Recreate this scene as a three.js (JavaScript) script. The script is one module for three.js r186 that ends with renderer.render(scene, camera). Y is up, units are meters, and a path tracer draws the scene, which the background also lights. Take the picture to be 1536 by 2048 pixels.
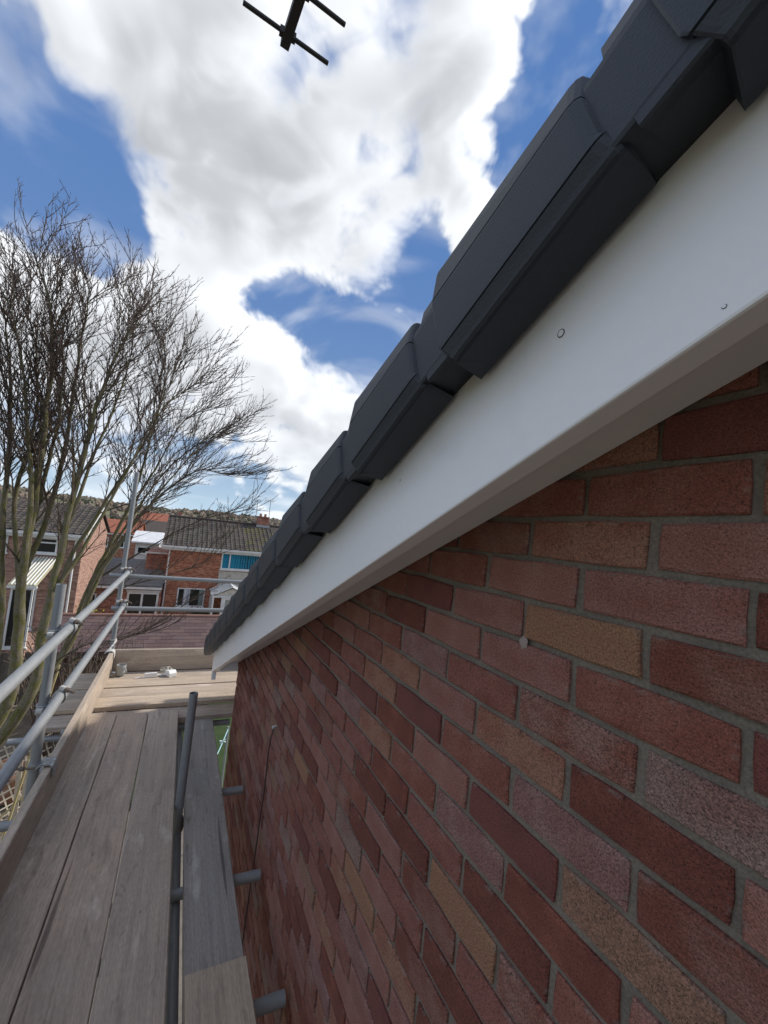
import * as THREE from 'three';
import { mergeGeometries } from 'three/addons/utils/BufferGeometryUtils.js';
import { ImprovedNoise } from 'three/addons/math/ImprovedNoise.js';

// ---------------------------------------------------------------- camera, sky, sun, exposure
const scene = new THREE.Scene();
const EYE = 6.7;                                   // height of the lens above the garden
const camera = new THREE.PerspectiveCamera(2 * Math.atan(1024 / 835.31) * 180 / Math.PI, 0.75, 0.02, 3000);
{
  const yaw = 0.43808, pitch = 0.06264, roll = 0.10231;
  const fwd = new THREE.Vector3(Math.sin(yaw) * Math.cos(pitch), Math.sin(pitch), -Math.cos(yaw) * Math.cos(pitch));
  const right = new THREE.Vector3(Math.cos(yaw), 0, Math.sin(yaw)), up = new THREE.Vector3().crossVectors(right, fwd);
  const r = right.clone().multiplyScalar(Math.cos(roll)).addScaledVector(up, Math.sin(roll));
  const u = up.clone().multiplyScalar(Math.cos(roll)).addScaledVector(right, -Math.sin(roll));
  camera.quaternion.setFromRotationMatrix(new THREE.Matrix4().makeBasis(r, u, fwd.clone().negate()));
  camera.position.set(0, EYE, 0);
  camera.updateMatrixWorld(); camera.updateProjectionMatrix();
}
const renderer = new THREE.WebGLRenderer({ antialias: true });
renderer.setSize(768, 1024);
renderer.toneMapping = THREE.LinearToneMapping;
renderer.toneMappingExposure = 1.6;
renderer.shadowMap.enabled = true;
renderer.shadowMap.type = THREE.PCFSoftShadowMap;

const SUN = new THREE.Vector3(0.77, 0.60, -0.20).normalize();
const sun = new THREE.DirectionalLight(new THREE.Color().setRGB(1, 0.94, 0.85), 2.8);
sun.position.copy(SUN).multiplyScalar(60).add(new THREE.Vector3(0, 3, -12));
sun.target.position.set(0, 3, -12);
sun.castShadow = true; sun.shadow.radius = 9; sun.shadow.mapSize.set(2048, 2048);
Object.assign(sun.shadow.camera, { left: -35, right: 35, top: 35, bottom: -35, near: 1, far: 140 });
scene.add(sun, sun.target);

// ---------------------------------------------------------------- small tools
let seed = 7;
const rnd = () => { seed |= 0; seed = seed + 0x6D2B79F5 | 0; let t = Math.imul(seed ^ seed >>> 15, 1 | seed); t = t + Math.imul(t ^ t >>> 7, 61 | t) ^ t; return ((t ^ t >>> 14) >>> 0) / 4294967296; };
const rr = (a, b) => a + (b - a) * rnd();
const pick = (a) => a[Math.floor(rnd() * a.length)];
const perlin = new ImprovedNoise();
const N3 = (x, y, z) => perlin.noise(x, y, z);
const fbm = (x, y, z, o) => { let s = 0, a = 0.5; for (let i = 0; i < o; i++) { s += a * N3(x, y, z); x = x * 2.03 + 17.1; y = y * 2.03 + 5.3; z = z * 2.03 + 9.7; a *= 0.5; } return s; };
const sstep = (a, b, x) => { const t = Math.min(1, Math.max(0, (x - a) / (b - a))); return t * t * (3 - 2 * t); };
const mix = (a, b, t) => a + (b - a) * t;
const clamp = (x, a, b) => Math.min(b, Math.max(a, x));
const V = (x, y, z) => new THREE.Vector3(x, y, z);
const W = (x, y, z) => new THREE.Vector3(x, y + EYE, z);      // a point given from the lens' height

// ---------------------------------------------------------------- sky: broken spring cloud over pale blue
{
  const w = 2560, h = 1280, data = new Float32Array(w * h * 4);
  // cloud masses and gaps by azimuth, elevation, radius (degrees) and weight
  const masses = [[-8, 44.3, 10.5, .5], [9.1, 44.2, 9.2, .45], [3, 34.6, 11.1, .5], [13.9, 33.5, 8.4, .4], [24.4, 50.6, 7.3, .45], [33.6, 52, 4.6, .3], [27.5, 42.7, 5.3, .3], [20, 30.7, 4.1, .3],
    [-17.8, 21.8, 6.1, .5], [-11.5, 23.9, 5.3, .4], [-5.1, 25.7, 6.3, .45], [4.2, 16.5, 9, .75], [15.2, 16.5, 7, .8], [8.6, 21.5, 4.4, .5], [15.3, 10.3, 8, .5], [-5.9, 15.6, 9.6, .55], [25, 15, 8, .6], [-16, 34.5, 3.6, .42], [-20, 14, 8, .3], [33.6, 39.8, 5, .25], [-16.2, 42.5, 4.2, .35], [10.8, 5.3, 4.6, .2],
    [-18.4, 30.5, 5.2, -.75], [-10.8, 28.3, 4.4, -.7], [-13, 33, 4, -.35], [-22.4, 38.3, 2.5, -.45], [-14.7, 36.9, 3.1, -.25], [6.7, 48.7, 2.6, -.4], [11.5, 49.3, 1.8, -.25], [45.5, 50.1, 4.6, -.6], [41.2, 44.4, 4.4, -.45], [26, 33.9, 4.1, -.5], [11.2, 28.2, 4.2, -.75], [19.3, 25.3, 5, -.85], [15.5, 26.3, 3, -.4], [4.1, 27.2, 2.2, -.22], [27.6, 37.4, 3.2, -.3], [2.4, 7.7, 4.3, -.25], [11, 3.7, 8, -.25], [-1.3, 5.2, 6, -.3]]
    .map(([az, el, r, k]) => { const a = az * Math.PI / 180, e = el * Math.PI / 180, q = r * Math.PI / 180; return [Math.sin(a) * Math.cos(e), Math.sin(e), -Math.cos(a) * Math.cos(e), 1 / (q * q), k]; });
  const billow = (x, y, z, o) => { let s = 0, a = 0.5; for (let i = 0; i < o; i++) { s += a * (Math.abs(N3(x, y, z)) * 2 - 0.55); x = x * 2.07 + 11.1; y = y * 2.07 + 3.7; z += 5.3; a *= 0.54; } return s; };
  const cover = (x, y, z, o) => {
    const k = 1.5 / (Math.max(y, 0) + 0.62), px = x * k, pz = z * k;
    const wx = 0.22 * fbm(px * 2.6, pz * 2.6, 4.2, 3), wz = 0.22 * fbm(px * 2.6, pz * 2.6, 8.6, 3);
    let d = 0.70 * fbm((px + wx) * 2.4, (pz + wz) * 2.4, 1.7, 3) + 0.62 * billow((px + wx) * 3.6, (pz + wz) * 3.6, 6.1, o) + 0.50 * fbm(px * 9 + 7 * wx, pz * 9 - 7 * wz, 2.9, Math.max(1, o - 2));
    for (const b of masses) { const c = 2 * (1 - (x * b[0] + y * b[1] + z * b[2])) * b[3]; if (c < 6) d += (b[4] > 0 ? 0.55 : 1.15) * b[4] * Math.exp(-c); }
    return d;
  };
  for (let j = 0; j < h; j++) {
    const el = ((j + 0.5) / h - 0.5) * Math.PI, y = Math.sin(el), c = Math.cos(el);
    for (let i = 0; i < w; i++) {
      const a = ((i + 0.5) / w - 0.5) * 2 * Math.PI, x = Math.cos(a) * c, z = Math.sin(a) * c, q = (j * w + i) * 4;
      const up = Math.max(y, 0), hz = Math.exp(-up * 5.2);
      let r = mix(0.058, 0.36, hz), g = mix(0.132, 0.47, hz), b = mix(0.315, 0.55, hz);
      if (y > -0.03) {
        const d0 = cover(x, y, z, 7) + 0.22, soft = 0.24 + 0.44 * sstep(-0.2, 0.3, fbm(x * 4, y * 4, z * 4, 2)), al = sstep(-0.03, soft, d0);
        const sx = x + SUN.x * 0.06, sy = y + SUN.y * 0.06, sz = z + SUN.z * 0.06, sl = 1 / Math.hypot(sx, sy, sz);
        const dm = cover(x, y, z, 4), d1 = cover(sx * sl, sy * sl, sz * sl, 3), thick = sstep(0.12, 0.62, 0.6 * dm + 0.4 * d0) * (0.45 + 0.9 * sstep(-0.22, 0.28, fbm(x * 3.3 + 5, y * 3.3, z * 3.3, 3)));
        const raw = 0.69 - 0.28 * thick + 0.34 * (dm - d1) + 0.10 * (d0 - dm), lit = Math.min(0.76, raw < 0.46 ? 0.30 + 0.16 * Math.exp((raw - 0.46) / 0.16) : raw);
        const low = (y - 0.10) / 0.09, streak = 0.62 * sstep(-0.05, 0.32, fbm(x * 4.2, y * 26, z * 4.2, 5)) * Math.exp(-low * low), veil = streak + 0.30 * sstep(0.0, 0.45, fbm(x * 5 + 3 * N3(x * 3, y * 3, z * 3), y * 9, z * 5, 5) + 0.12);
        const far = Math.exp(-up * 7), cr = mix(lit * 0.955, 0.64, far * 0.6), cg = mix(lit * 0.97 + 0.004, 0.68, far * 0.6), cb = mix(lit * 0.985 + 0.012, 0.73, far * 0.6);
        const ea = Math.max(al * mix(0.97, 0.75, far), Math.min(0.8, veil));
        r = mix(r, cr, ea); g = mix(g, cg, ea); b = mix(b, cb, ea);
      }
      data[q] = r; data[q + 1] = g; data[q + 2] = b; data[q + 3] = 1;
    }
  }
  const sky = new THREE.DataTexture(data, w, h, THREE.RGBAFormat, THREE.FloatType);
  sky.mapping = THREE.EquirectangularReflectionMapping; sky.magFilter = THREE.LinearFilter; sky.minFilter = THREE.LinearFilter;
  sky.colorSpace = THREE.LinearSRGBColorSpace; sky.needsUpdate = true;
  scene.background = sky; scene.environment = sky;
}

// ---------------------------------------------------------------- naming, tagging, geometry helpers
const taken = new Map();
const numbered = (n) => { const k = taken.get(n) ?? 0; taken.set(n, k + 1); return k ? n + '_' + String(k).padStart(3, '0') : n; };
function tag(o, label, category, group) { o.userData.label = label; o.userData.category = category; if (group) o.userData.group = group; return o; }
function shade(o) { o.castShadow = true; o.receiveShadow = true; return o; }
function thing(name, label, category, pos = [0, 0, 0], group) {
  const g = new THREE.Group(); g.name = numbered(name); g.position.set(...pos); scene.add(g); return tag(g, label, category, group);
}
function solo(name, geo, mat, label, category, group) {           // a thing that is one mesh
  const m = shade(new THREE.Mesh(geo, mat)); m.name = numbered(name); scene.add(m); return tag(m, label, category, group);
}
function part(parent, name, geo, mat, label) { const m = shade(new THREE.Mesh(geo, mat)); m.name = name; if (label) m.userData.label = label; parent.add(m); return m; }
function struct(name, geo, mat) { const m = shade(new THREE.Mesh(geo, mat)); m.name = numbered(name); m.userData.kind = 'structure'; scene.add(m); return m; }
const flat = (g) => { const q = g.index ? g.toNonIndexed() : g; q.computeVertexNormals(); return q; };
const merge = (l) => mergeGeometries(l.map((g) => { const q = g.index ? g.toNonIndexed() : g; for (const k of Object.keys(q.attributes)) if (!['position', 'normal', 'uv'].includes(k)) q.deleteAttribute(k); return q; }));
function bx(x0, x1, y0, y1, z0, z1) { const g = new THREE.BoxGeometry(x1 - x0, y1 - y0, z1 - z0); g.translate((x0 + x1) / 2, (y0 + y1) / 2, (z0 + z1) / 2); return boxUv(g); }
function boxUv(g, ox = 0, oy = 0) {                                  // uv in metres from the face each triangle points to
  const q = g.index ? g.toNonIndexed() : g; q.computeVertexNormals();
  const p = q.attributes.position, uv = new Float32Array(p.count * 2), a = V(0, 0, 0), b = V(0, 0, 0), c = V(0, 0, 0);
  for (let t = 0; t < p.count; t += 3) {
    a.fromBufferAttribute(p, t); b.fromBufferAttribute(p, t + 1); c.fromBufferAttribute(p, t + 2);
    const n = b.clone().sub(a).cross(c.clone().sub(a)), ax = Math.abs(n.x), ay = Math.abs(n.y), az = Math.abs(n.z);
    [a, b, c].forEach((v, k) => { let s, w; if (ax >= ay && ax >= az) { s = v.z; w = v.y; } else if (ay >= az) { s = v.x; w = v.z; } else { s = v.x; w = v.y; } uv[(t + k) * 2] = s + ox; uv[(t + k) * 2 + 1] = w + oy; });
  }
  q.setAttribute('uv', new THREE.BufferAttribute(uv, 2)); return q;
}
function prismX(pts, x0, x1, bevel = 0) {                            // outline in (z, y), swept along x
  const s = new THREE.Shape(pts.map(([z, y]) => new THREE.Vector2(z, y)));
  const g = new THREE.ExtrudeGeometry(s, { depth: x1 - x0 - 2 * bevel, bevelEnabled: bevel > 0, bevelThickness: bevel, bevelSize: bevel, bevelOffset: -bevel, bevelSegments: 2, steps: 1 });
  g.rotateY(-Math.PI / 2); g.translate(x1 - bevel, 0, 0); return boxUv(g);
}
function prismZ(pts, z0, z1, bevel = 0) {                            // outline in (x, y), swept along z
  const s = new THREE.Shape(pts.map(([x, y]) => new THREE.Vector2(x, y)));
  const g = new THREE.ExtrudeGeometry(s, { depth: z1 - z0 - 2 * bevel, bevelEnabled: bevel > 0, bevelThickness: bevel, bevelSize: bevel, bevelOffset: -bevel, bevelSegments: 2, steps: 1 });
  g.translate(0, 0, z0 + bevel); return boxUv(g);
}
function rod(a, b, r, seg = 12, r2 = r) {                            // solid bar between two points
  const d = b.clone().sub(a), L = d.length(), g = new THREE.CylinderGeometry(r2, r, L, seg, 1);
  g.applyQuaternion(new THREE.Quaternion().setFromUnitVectors(V(0, 1, 0), d.normalize())); g.translate((a.x + b.x) / 2, (a.y + b.y) / 2, (a.z + b.z) / 2); return g;
}
// ---------------------------------------------------------------- procedural textures
function tex(w, h, fn, opt = {}) {                                   // fn(u, v, out) writes linear r, g, b
  const d = new Uint8Array(w * h * 4), o = [0, 0, 0], srgb = opt.srgb !== false;
  const enc = (c) => { c = clamp(c, 0, 1); return Math.round(255 * (srgb ? (c <= 0.0031308 ? c * 12.92 : 1.055 * Math.pow(c, 1 / 2.4) - 0.055) : c)); };
  for (let j = 0; j < h; j++) for (let i = 0; i < w; i++) { fn((i + 0.5) / w, (j + 0.5) / h, o); const q = (j * w + i) * 4; d[q] = enc(o[0]); d[q + 1] = enc(o[1]); d[q + 2] = enc(o[2]); d[q + 3] = 255; }
  const t = new THREE.DataTexture(d, w, h, THREE.RGBAFormat); t.magFilter = THREE.LinearFilter; t.minFilter = THREE.LinearMipmapLinearFilter; t.generateMipmaps = true;
  t.wrapS = t.wrapT = THREE.RepeatWrapping; if (opt.repeat) t.repeat.set(...opt.repeat); if (srgb) t.colorSpace = THREE.SRGBColorSpace; t.needsUpdate = true; return t;
}
const lin = (r, g, b) => new THREE.Color().setRGB(r, g, b);
const std = (o) => new THREE.MeshStandardMaterial({ roughness: 0.85, ...o });
const plain = (r, g, b, rough = 0.8, extra = {}) => std({ color: lin(r, g, b), roughness: rough, ...extra });
// mottled: base colour with coarse patches and fine grain, size in metres
function mottled(base, alt, size, { grain = 0.12, fine = 60, coarse = 3, rough = 0.85, bump = 0, res = 256, sd = 1, metal = 0 } = {}) {
  const f = (u, v) => fbm(u * coarse + sd, v * coarse, sd * 3.1, 4) + 0.5, gr = (u, v) => N3(u * fine, v * fine, sd) * 0.6 + N3(u * fine * 2.3, v * fine * 2.3, sd + 4) * 0.4;
  const map = tex(res, res, (u, v, o) => { const t = sstep(0.3, 0.75, f(u, v)), k = 1 + grain * 2 * gr(u, v); for (let i = 0; i < 3; i++) o[i] = mix(base[i], alt[i], t) * k; }, { repeat: [1 / size, 1 / size] });
  const m = { map, roughness: rough, metalness: metal };
  if (bump) { m.bumpMap = tex(res, res, (u, v, o) => { o[0] = o[1] = o[2] = 0.5 + 0.5 * gr(u, v); }, { srgb: false, repeat: [1 / size, 1 / size] }); m.bumpScale = bump; }
  return std(m);
}

// ================================================================ THE HOUSE WITH THE NEW VERGE
const SL = 0.398, AL = Math.atan(SL), CA = Math.cos(AL), SA = Math.sin(AL);   // slope of the roof
const WX = 0.575, CORNER = -3.97, RIDGE = 0.42, HOUSE_END = 8.6;               // gable face, its far corner, ridge line, other gable
const slopeY = (c, z) => EYE + c + SL * z;
const house = thing('brick_house', 'red brick gable house with white bargeboard and dark verge, filling the right side', 'house', [0, 0, 0]);

// ---- bricks: one texture for each firing, faces with worn edges
const FIRE = [
  [[.33, .155, .13], [.38, .215, .19], .25], [[.27, .10, .075], [.33, .155, .125], .22], [[.165, .052, .04], [.235, .085, .062], .2], [[.36, .215, .135], [.35, .18, .12], .26],
  [[.285, .15, .145], [.36, .235, .225], .3], [[.25, .092, .068], [.34, .215, .19], .3], [[.35, .185, .165], [.29, .12, .10], .24], [[.215, .075, .054], [.30, .17, .145], .28],
  [[.37, .205, .15], [.30, .12, .085], .26], [[.31, .225, .205], [.27, .15, .135], .34], [[.225, .08, .07], [.175, .06, .055], .18], [[.31, .135, .115], [.22, .075, .058], .22],
  [[.30, .175, .13], [.33, .205, .15], .3], [[.19, .062, .047], [.30, .11, .075], .2]];
const brickBump = tex(512, 192, (u, v, o) => { const g = fbm(u * 62, v * 22, 3.3, 3), p = N3(u * 30, v * 11, 9.1); o[0] = o[1] = o[2] = clamp(0.55 + 0.75 * g - (p > 0.42 ? (p - 0.42) * 2.2 : 0), 0, 1); }, { srgb: false });
const brickMats = FIRE.map(([a, b, grain], k) => std({
  map: tex(640, 208, (u, v, o) => {
    const x = u * 3.3, y = v, s = k * 7.7;
    const p = 0.85 * sstep(-0.30, 0.42, fbm(x * 0.8 + s, y * 1.1, s, 3) + 0.10 * N3(x * 9 + s, y * 9, s) + 0.16 * N3(x * 34, y * 34, s + 2)), g = fbm(x * 21, y * 21, s, 2) * 1.3 + 0.9 * N3(x * 52, y * 52, s);
    const pit = 0.6 * N3(x * 46 + s, y * 46, s + 3) + 0.55 * N3(x * 24 + s, y * 24, s + 3), dark = pit > 0.24 ? 1 - 1.9 * (pit - 0.24) * 2.0 : 1;
    const edge = Math.min(u, 1 - u) * 3.3, ed = Math.min(edge, v, 1 - v), smear = ed < 0.13 ? 0.5 * sstep(0.26, 0.55, N3(x * 2.3 + s, y * 5, s + 8)) * sstep(0.13, 0.04, ed) : 0;   // lime smears and char that the photograph shows along some arrises
    const lum = 1 + grain * 2.4 * g, wt = [0.80, 0.715, 0.645];
    for (let i = 0; i < 3; i++) o[i] = mix(mix(a[i], b[i], p) * wt[i] * lum * Math.max(0.35, dark), [.24, .22, .19][i], smear * (0.6 + 0.8 * N3(x * 30, y * 30, s + 5)));
  }), bumpMap: brickBump, bumpScale: 0.0022, roughness: 0.93 }));
function brickGeo(len, sd) {
  const hl = len / 2, hh = 0.0325, j = (a) => (N3(sd * 3.7 + a * 1.3, a * 2.1, sd) * 0.0046), ring = [];
  const P = [[-hl, -hh], [-hl / 3, -hh], [hl / 3, -hh], [hl, -hh], [hl, 0], [hl, hh], [hl / 3, hh], [-hl / 3, hh], [-hl, hh], [-hl, 0]];
  P.forEach(([z, y], i) => { const corner = i % 5 === 0 || i % 5 === 3; ring.push([z * (corner ? 0.985 : 1) + j(i), y * (corner ? 0.955 : 1) + j(i + 20)]); });
  const pos = [], uv = [], n = ring.length, chip = (i) => 0.0026 + Math.max(0, N3(sd * 5.3 + i * 0.77, 2.2, i * 1.7)) * 0.010;
  const put = (z, y, x) => { pos.push(x, y, z); uv.push(z / 0.215 + 0.5, y / 0.066 + 0.5); };
  const inner = ring.map(([z, y], i) => { const c = chip(i); return [z - Math.sign(z) * Math.min(c, Math.abs(z)), y - Math.sign(y) * Math.min(c, Math.abs(y))]; });
  for (let i = 0; i < n; i++) {
    const k = (i + 1) % n, a = ring[i], b = ring[k], c = inner[i], d = inner[k];
    put(0, 0, 0); put(d[0], d[1], 0); put(c[0], c[1], 0);
    put(...c, 0); put(...d, 0); put(...b, 0.0032); put(...c, 0); put(...b, 0.0032); put(...a, 0.0032);
    put(...a, 0.0032); put(...b, 0.0032); put(...b, 0.04); put(...a, 0.0032); put(...b, 0.04); put(...a, 0.04);
  }
  const g = new THREE.BufferGeometry(); g.setAttribute('position', new THREE.Float32BufferAttribute(pos, 3)); g.setAttribute('uv', new THREE.Float32BufferAttribute(uv, 2)); g.computeVertexNormals();
  return g;
}
const brickVar = Array.from({ length: 9 }, (_, i) => brickGeo(0.2145, i + 1));
const mortar = mottled([.20, .168, .132], [.16, .138, .11], 0.35, { grain: 0.24, fine: 70, coarse: 4, rough: 0.97, bump: 0.0022, res: 512 });
const wall = new THREE.Group(); wall.name = 'wall'; house.add(wall);
{
  const pts = [[CORNER, 0], [RIDGE * 2 - CORNER, 0], [RIDGE * 2 - CORNER, slopeY(0.40, CORNER)], [RIDGE, slopeY(0.40, RIDGE)], [CORNER, slopeY(0.40, CORNER)]];
  part(wall, 'mortar_bed', prismX(pts, WX + 0.0074, HOUSE_END), mortar);
  const s0 = 0.24683, y0 = -0.08553, list = [], proj = new THREE.Vector3();
  const choose = [0, 0, 3, 1, 1, 1, 1, 2, 2, 4, 4, 5, 6, 6, 6, 7, 8, 9, 10, 10, 11, 11, 11, 12, 13, 13];
  for (let r = 5; r >= -88; r--) {
    const off = (((r % 2) + 2) % 2) ? 0.1125 : 0;
    for (let n = -4; n <= 18; n++) {
      let zA = -(s0 + off + 0.225 * (n + 1)) + 0.005, zB = -(s0 + off + 0.225 * n) - 0.005;
      if (zB < CORNER + 0.03) continue;
      let cut = 0; if (zA < CORNER) { cut = CORNER - zA; zA = CORNER; }
      const yb = y0 + 0.075 * r + 0.005;
      if (yb > 0.341 + SL * zB + 0.02 || zA > RIDGE) continue;
      const z = (zA + zB) / 2, y = yb + 0.0325;
      proj.set(WX, y + EYE, z).project(camera);
      const depth = proj.set(WX, y + EYE, z).applyMatrix4(camera.matrixWorldInverse).z;
      const q = V(WX, y + EYE, z).project(camera), inView = depth < -0.02 && Math.abs(q.x) < 1.15 && Math.abs(q.y) < 1.12;
      const seen = y > -2.45, area = inView && seen ? (1 / (depth * depth)) * (WX / Math.hypot(WX, y, z)) : 0;
      let mt = pick(choose);
      // the few bricks one can recognise: buff, dark red and ashen ones beside the lens
      const known = { '-1,0': 3, '-1,-1': 7, '-1,1': 6, '0,0': 6, '0,1': 0, '0,-1': 2, '1,0': 8, '1,-1': 0, '2,-1': 8, '2,0': 1, '-2,0': 1, '-2,1': 6, '-2,2': 0, '-2,-1': 10, '-3,-1': 9, '-3,0': 5, '-3,1': 11, '-3,2': 4, '-4,0': 2, '-4,1': 8, '-4,2': 6, '-5,-1': 7, '-5,0': 4, '-5,1': 1, '-6,0': 12, '-6,1': 10, '-7,0': 13, '-7,1': 4, '-8,1': 2 }[r + ',' + n];
      if (known !== undefined) mt = known;
      list.push({ z, y, len: zB - zA, cut, mt, area, r, n, vis: seen, gv: Math.floor(rnd() * 9), flip: rnd() < 0.5 ? -1 : 1, dx: rr(-0.0014, 0.0016), dy: rr(-0.0012, 0.0012), dz: rr(-0.0015, 0.0015), rx: rr(-0.006, 0.006), ry: rr(-0.012, 0.012) });
    }
  }
  list.sort((a, b) => b.area - a.area);
  const rest = FIRE.map(() => []);
  list.forEach((b, i) => {
    const g = b.cut > 0.001 ? brickGeo(b.len, b.n + b.r * 0.37 + 40) : brickVar[b.gv];
    const M = new THREE.Matrix4().compose(V(WX + b.dx, b.y + EYE + b.dy, b.z + b.dz), new THREE.Quaternion().setFromEuler(new THREE.Euler(b.rx + (b.flip < 0 ? 0 : 0), b.ry * 0.3, 0)), V(1, 1, 1));
    if (i < 300 && b.area > 0 && list.length) { const m = part(wall, 'brick', g, brickMats[b.mt]); m.applyMatrix4(M); }
    else rest[b.mt].push(g.clone().applyMatrix4(M));
  });
  const st = new THREE.Mesh(mergeGeometries(rest.map((l) => mergeGeometries(l)), true), brickMats); shade(st);
  st.name = 'brickwork'; st.userData.kind = 'stuff'; wall.add(st);
  // a dab of mortar left on a joint
  const dab = new THREE.SphereGeometry(0.012, 10, 7), dp = dab.attributes.position;
  for (let i = 0; i < dp.count; i++) { const k = 1 + 0.45 * N3(dp.getX(i) * 160, dp.getY(i) * 160, dp.getZ(i) * 160); dp.setXYZ(i, dp.getX(i) * k * 0.3, dp.getY(i) * k, dp.getZ(i) * k * 0.85); }
  dab.computeVertexNormals(); dab.translate(WX, EYE - 0.161, -0.577); part(wall, 'mortar_dab', dab, plain(.33, .26, .235, 0.95), 'smear of pinkish mortar left on a joint');
}

// ---- white bargeboard, its lip, soffit and eaves box
const pvc = (() => {
  const map = tex(512, 512, (u, v, o) => { const sm = sstep(0.24, 0.5, fbm(u * 7, v * 7, 2.2, 4) + 0.06), scr = N3(u * 140, v * 9, 5.5) > 0.52 && N3(u * 5, v * 5, 1.1) > 0.1 ? 0.05 : 0; const k = 1 - 0.045 * sm - scr + 0.012 * N3(u * 60, v * 60, 3); o[0] = 0.865 * k; o[1] = 0.865 * k; o[2] = 0.87 * k; }, { repeat: [1 / 0.9, 1 / 0.9] });
  return std({ map, roughness: 0.34 });
})();
const BX = 0.385, BT = 0.039, BEND = -4.25;
const barge = part(house, 'bargeboard', prismX([[BEND, slopeY(0.284, BEND)], [RIDGE, slopeY(0.284, RIDGE)], [RIDGE, slopeY(0.50, RIDGE)], [BEND, slopeY(0.50, BEND)]], BX, BX + BT, 0.0035), pvc, 'white plastic bargeboard under the dark verge');
part(house, 'bargeboard', prismX([[RIDGE + 0.001, slopeY(0.284, RIDGE)], [2 * RIDGE - BEND, slopeY(0.284, BEND)], [2 * RIDGE - BEND, slopeY(0.50, BEND)], [RIDGE + 0.001, slopeY(0.50, RIDGE)]], BX, BX + BT, 0.0035), pvc);
part(house, 'soffit', prismX([[CORNER + 0.002, slopeY(0.341, CORNER)], [RIDGE, slopeY(0.341, RIDGE)], [RIDGE, slopeY(0.353, RIDGE)], [CORNER + 0.002, slopeY(0.353, CORNER)]], BX + BT + 0.001, WX - 0.002), pvc);
part(house, 'soffit', prismX([[RIDGE + 0.002, slopeY(0.341, RIDGE)], [2 * RIDGE - CORNER, slopeY(0.341, CORNER)], [2 * RIDGE - CORNER, slopeY(0.353, CORNER)], [RIDGE + 0.002, slopeY(0.353, RIDGE)]], BX + BT + 0.001, WX - 0.002), pvc);
part(house, 'eaves_box', prismX([[CORNER - 0.004, EYE - 1.311], [CORNER - 0.004, slopeY(0.42, CORNER)], [BEND + 0.02, slopeY(0.42, BEND)], [BEND + 0.02, EYE - 1.335 - 0.06]], BX + BT + 0.002, HOUSE_END), pvc);
// screw caps and pin heads
for (const [y, z, r] of [[0.271, -0.366, 0.0048], [0.122, -0.76, 0.0022], [0.2225, -0.1925, 0.0018], [-0.42, -2.1, 0.0025], [-0.95, -3.3, 0.0025]]) {
  const t = new THREE.TorusGeometry(r, r * 0.14, 6, 18); t.rotateY(Math.PI / 2); const d = new THREE.CylinderGeometry(r * 0.86, r * 0.86, 0.0012, 14); d.rotateZ(Math.PI / 2);
  const c = part(barge, 'pin_head', d, pvc); part(c, 'gap_ring', t, plain(.12, .12, .12, 0.8)); c.position.set(BX - 0.0004, EYE + y, z);
}
{ // gutter along the eaves with a square end
  const prof = [[-0.055, 0.03], [-0.055, -0.035], [-0.035, -0.05], [0.035, -0.05], [0.055, -0.035], [0.055, 0.03], [0.05, 0.03], [0.05, -0.032], [0.032, -0.045], [-0.032, -0.045], [-0.05, -0.032], [-0.05, 0.03]];
  const zc = BEND - 0.06, yc = EYE - 1.372;
  const gut = part(house, 'gutter', prismX(prof.map(([a, b]) => [zc + a, yc + b]), 0.41, HOUSE_END), pvc);
  part(gut, 'end_cap', prismX([[zc - 0.057, yc + 0.03], [zc - 0.057, yc - 0.037], [zc - 0.035, yc - 0.053], [zc + 0.035, yc - 0.053], [zc + 0.057, yc - 0.037], [zc + 0.057, yc + 0.03]], 0.398, 0.4095), pvc);
  part(gut, 'bracket', prismX([[zc - 0.02, yc - 0.056], [zc + 0.03, yc - 0.056], [zc + 0.03, yc - 0.12], [zc - 0.02, yc - 0.12]], 0.392, 0.43), pvc);
}

// ---- roof with its dry verge caps
const roof = new THREE.Group(); roof.name = 'roof'; house.add(roof);
const tileM = mottled([.035, .038, .045], [.045, .048, .054], 0.5, { grain: 0.10, fine: 90, rough: 0.75 });
const capM = (() => {
  const t = tex(256, 256, (u, v, o) => { const k = 1 + 0.10 * N3(u * 70, v * 70, 3) + 0.09 * fbm(u * 6, v * 6, 8, 3); o[0] = 0.021 * k; o[1] = 0.0265 * k; o[2] = 0.036 * k; }, { repeat: [1 / 0.22, 1 / 0.22] });
  const b = tex(256, 256, (u, v, o) => { o[0] = o[1] = o[2] = 0.5 + 0.4 * N3(u * 90, v * 90, 1) + 0.2 * N3(u * 200, v * 200, 7); }, { srgb: false, repeat: [1 / 0.22, 1 / 0.22] });
  return std({ map: t, bumpMap: b, bumpScale: 0.0005, roughness: 0.56 });
})();
part(roof, 'roof_slab', prismX([[BEND - 0.06, slopeY(0.505, BEND)], [RIDGE, slopeY(0.505, RIDGE)], [2 * RIDGE - BEND + 0.06, slopeY(0.505, BEND)], [2 * RIDGE - BEND + 0.06, slopeY(0.60, BEND)], [RIDGE, slopeY(0.60, RIDGE) + 0.03], [BEND - 0.06, slopeY(0.60, BEND)]], 0.39, HOUSE_END + 0.15), tileM);
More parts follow.
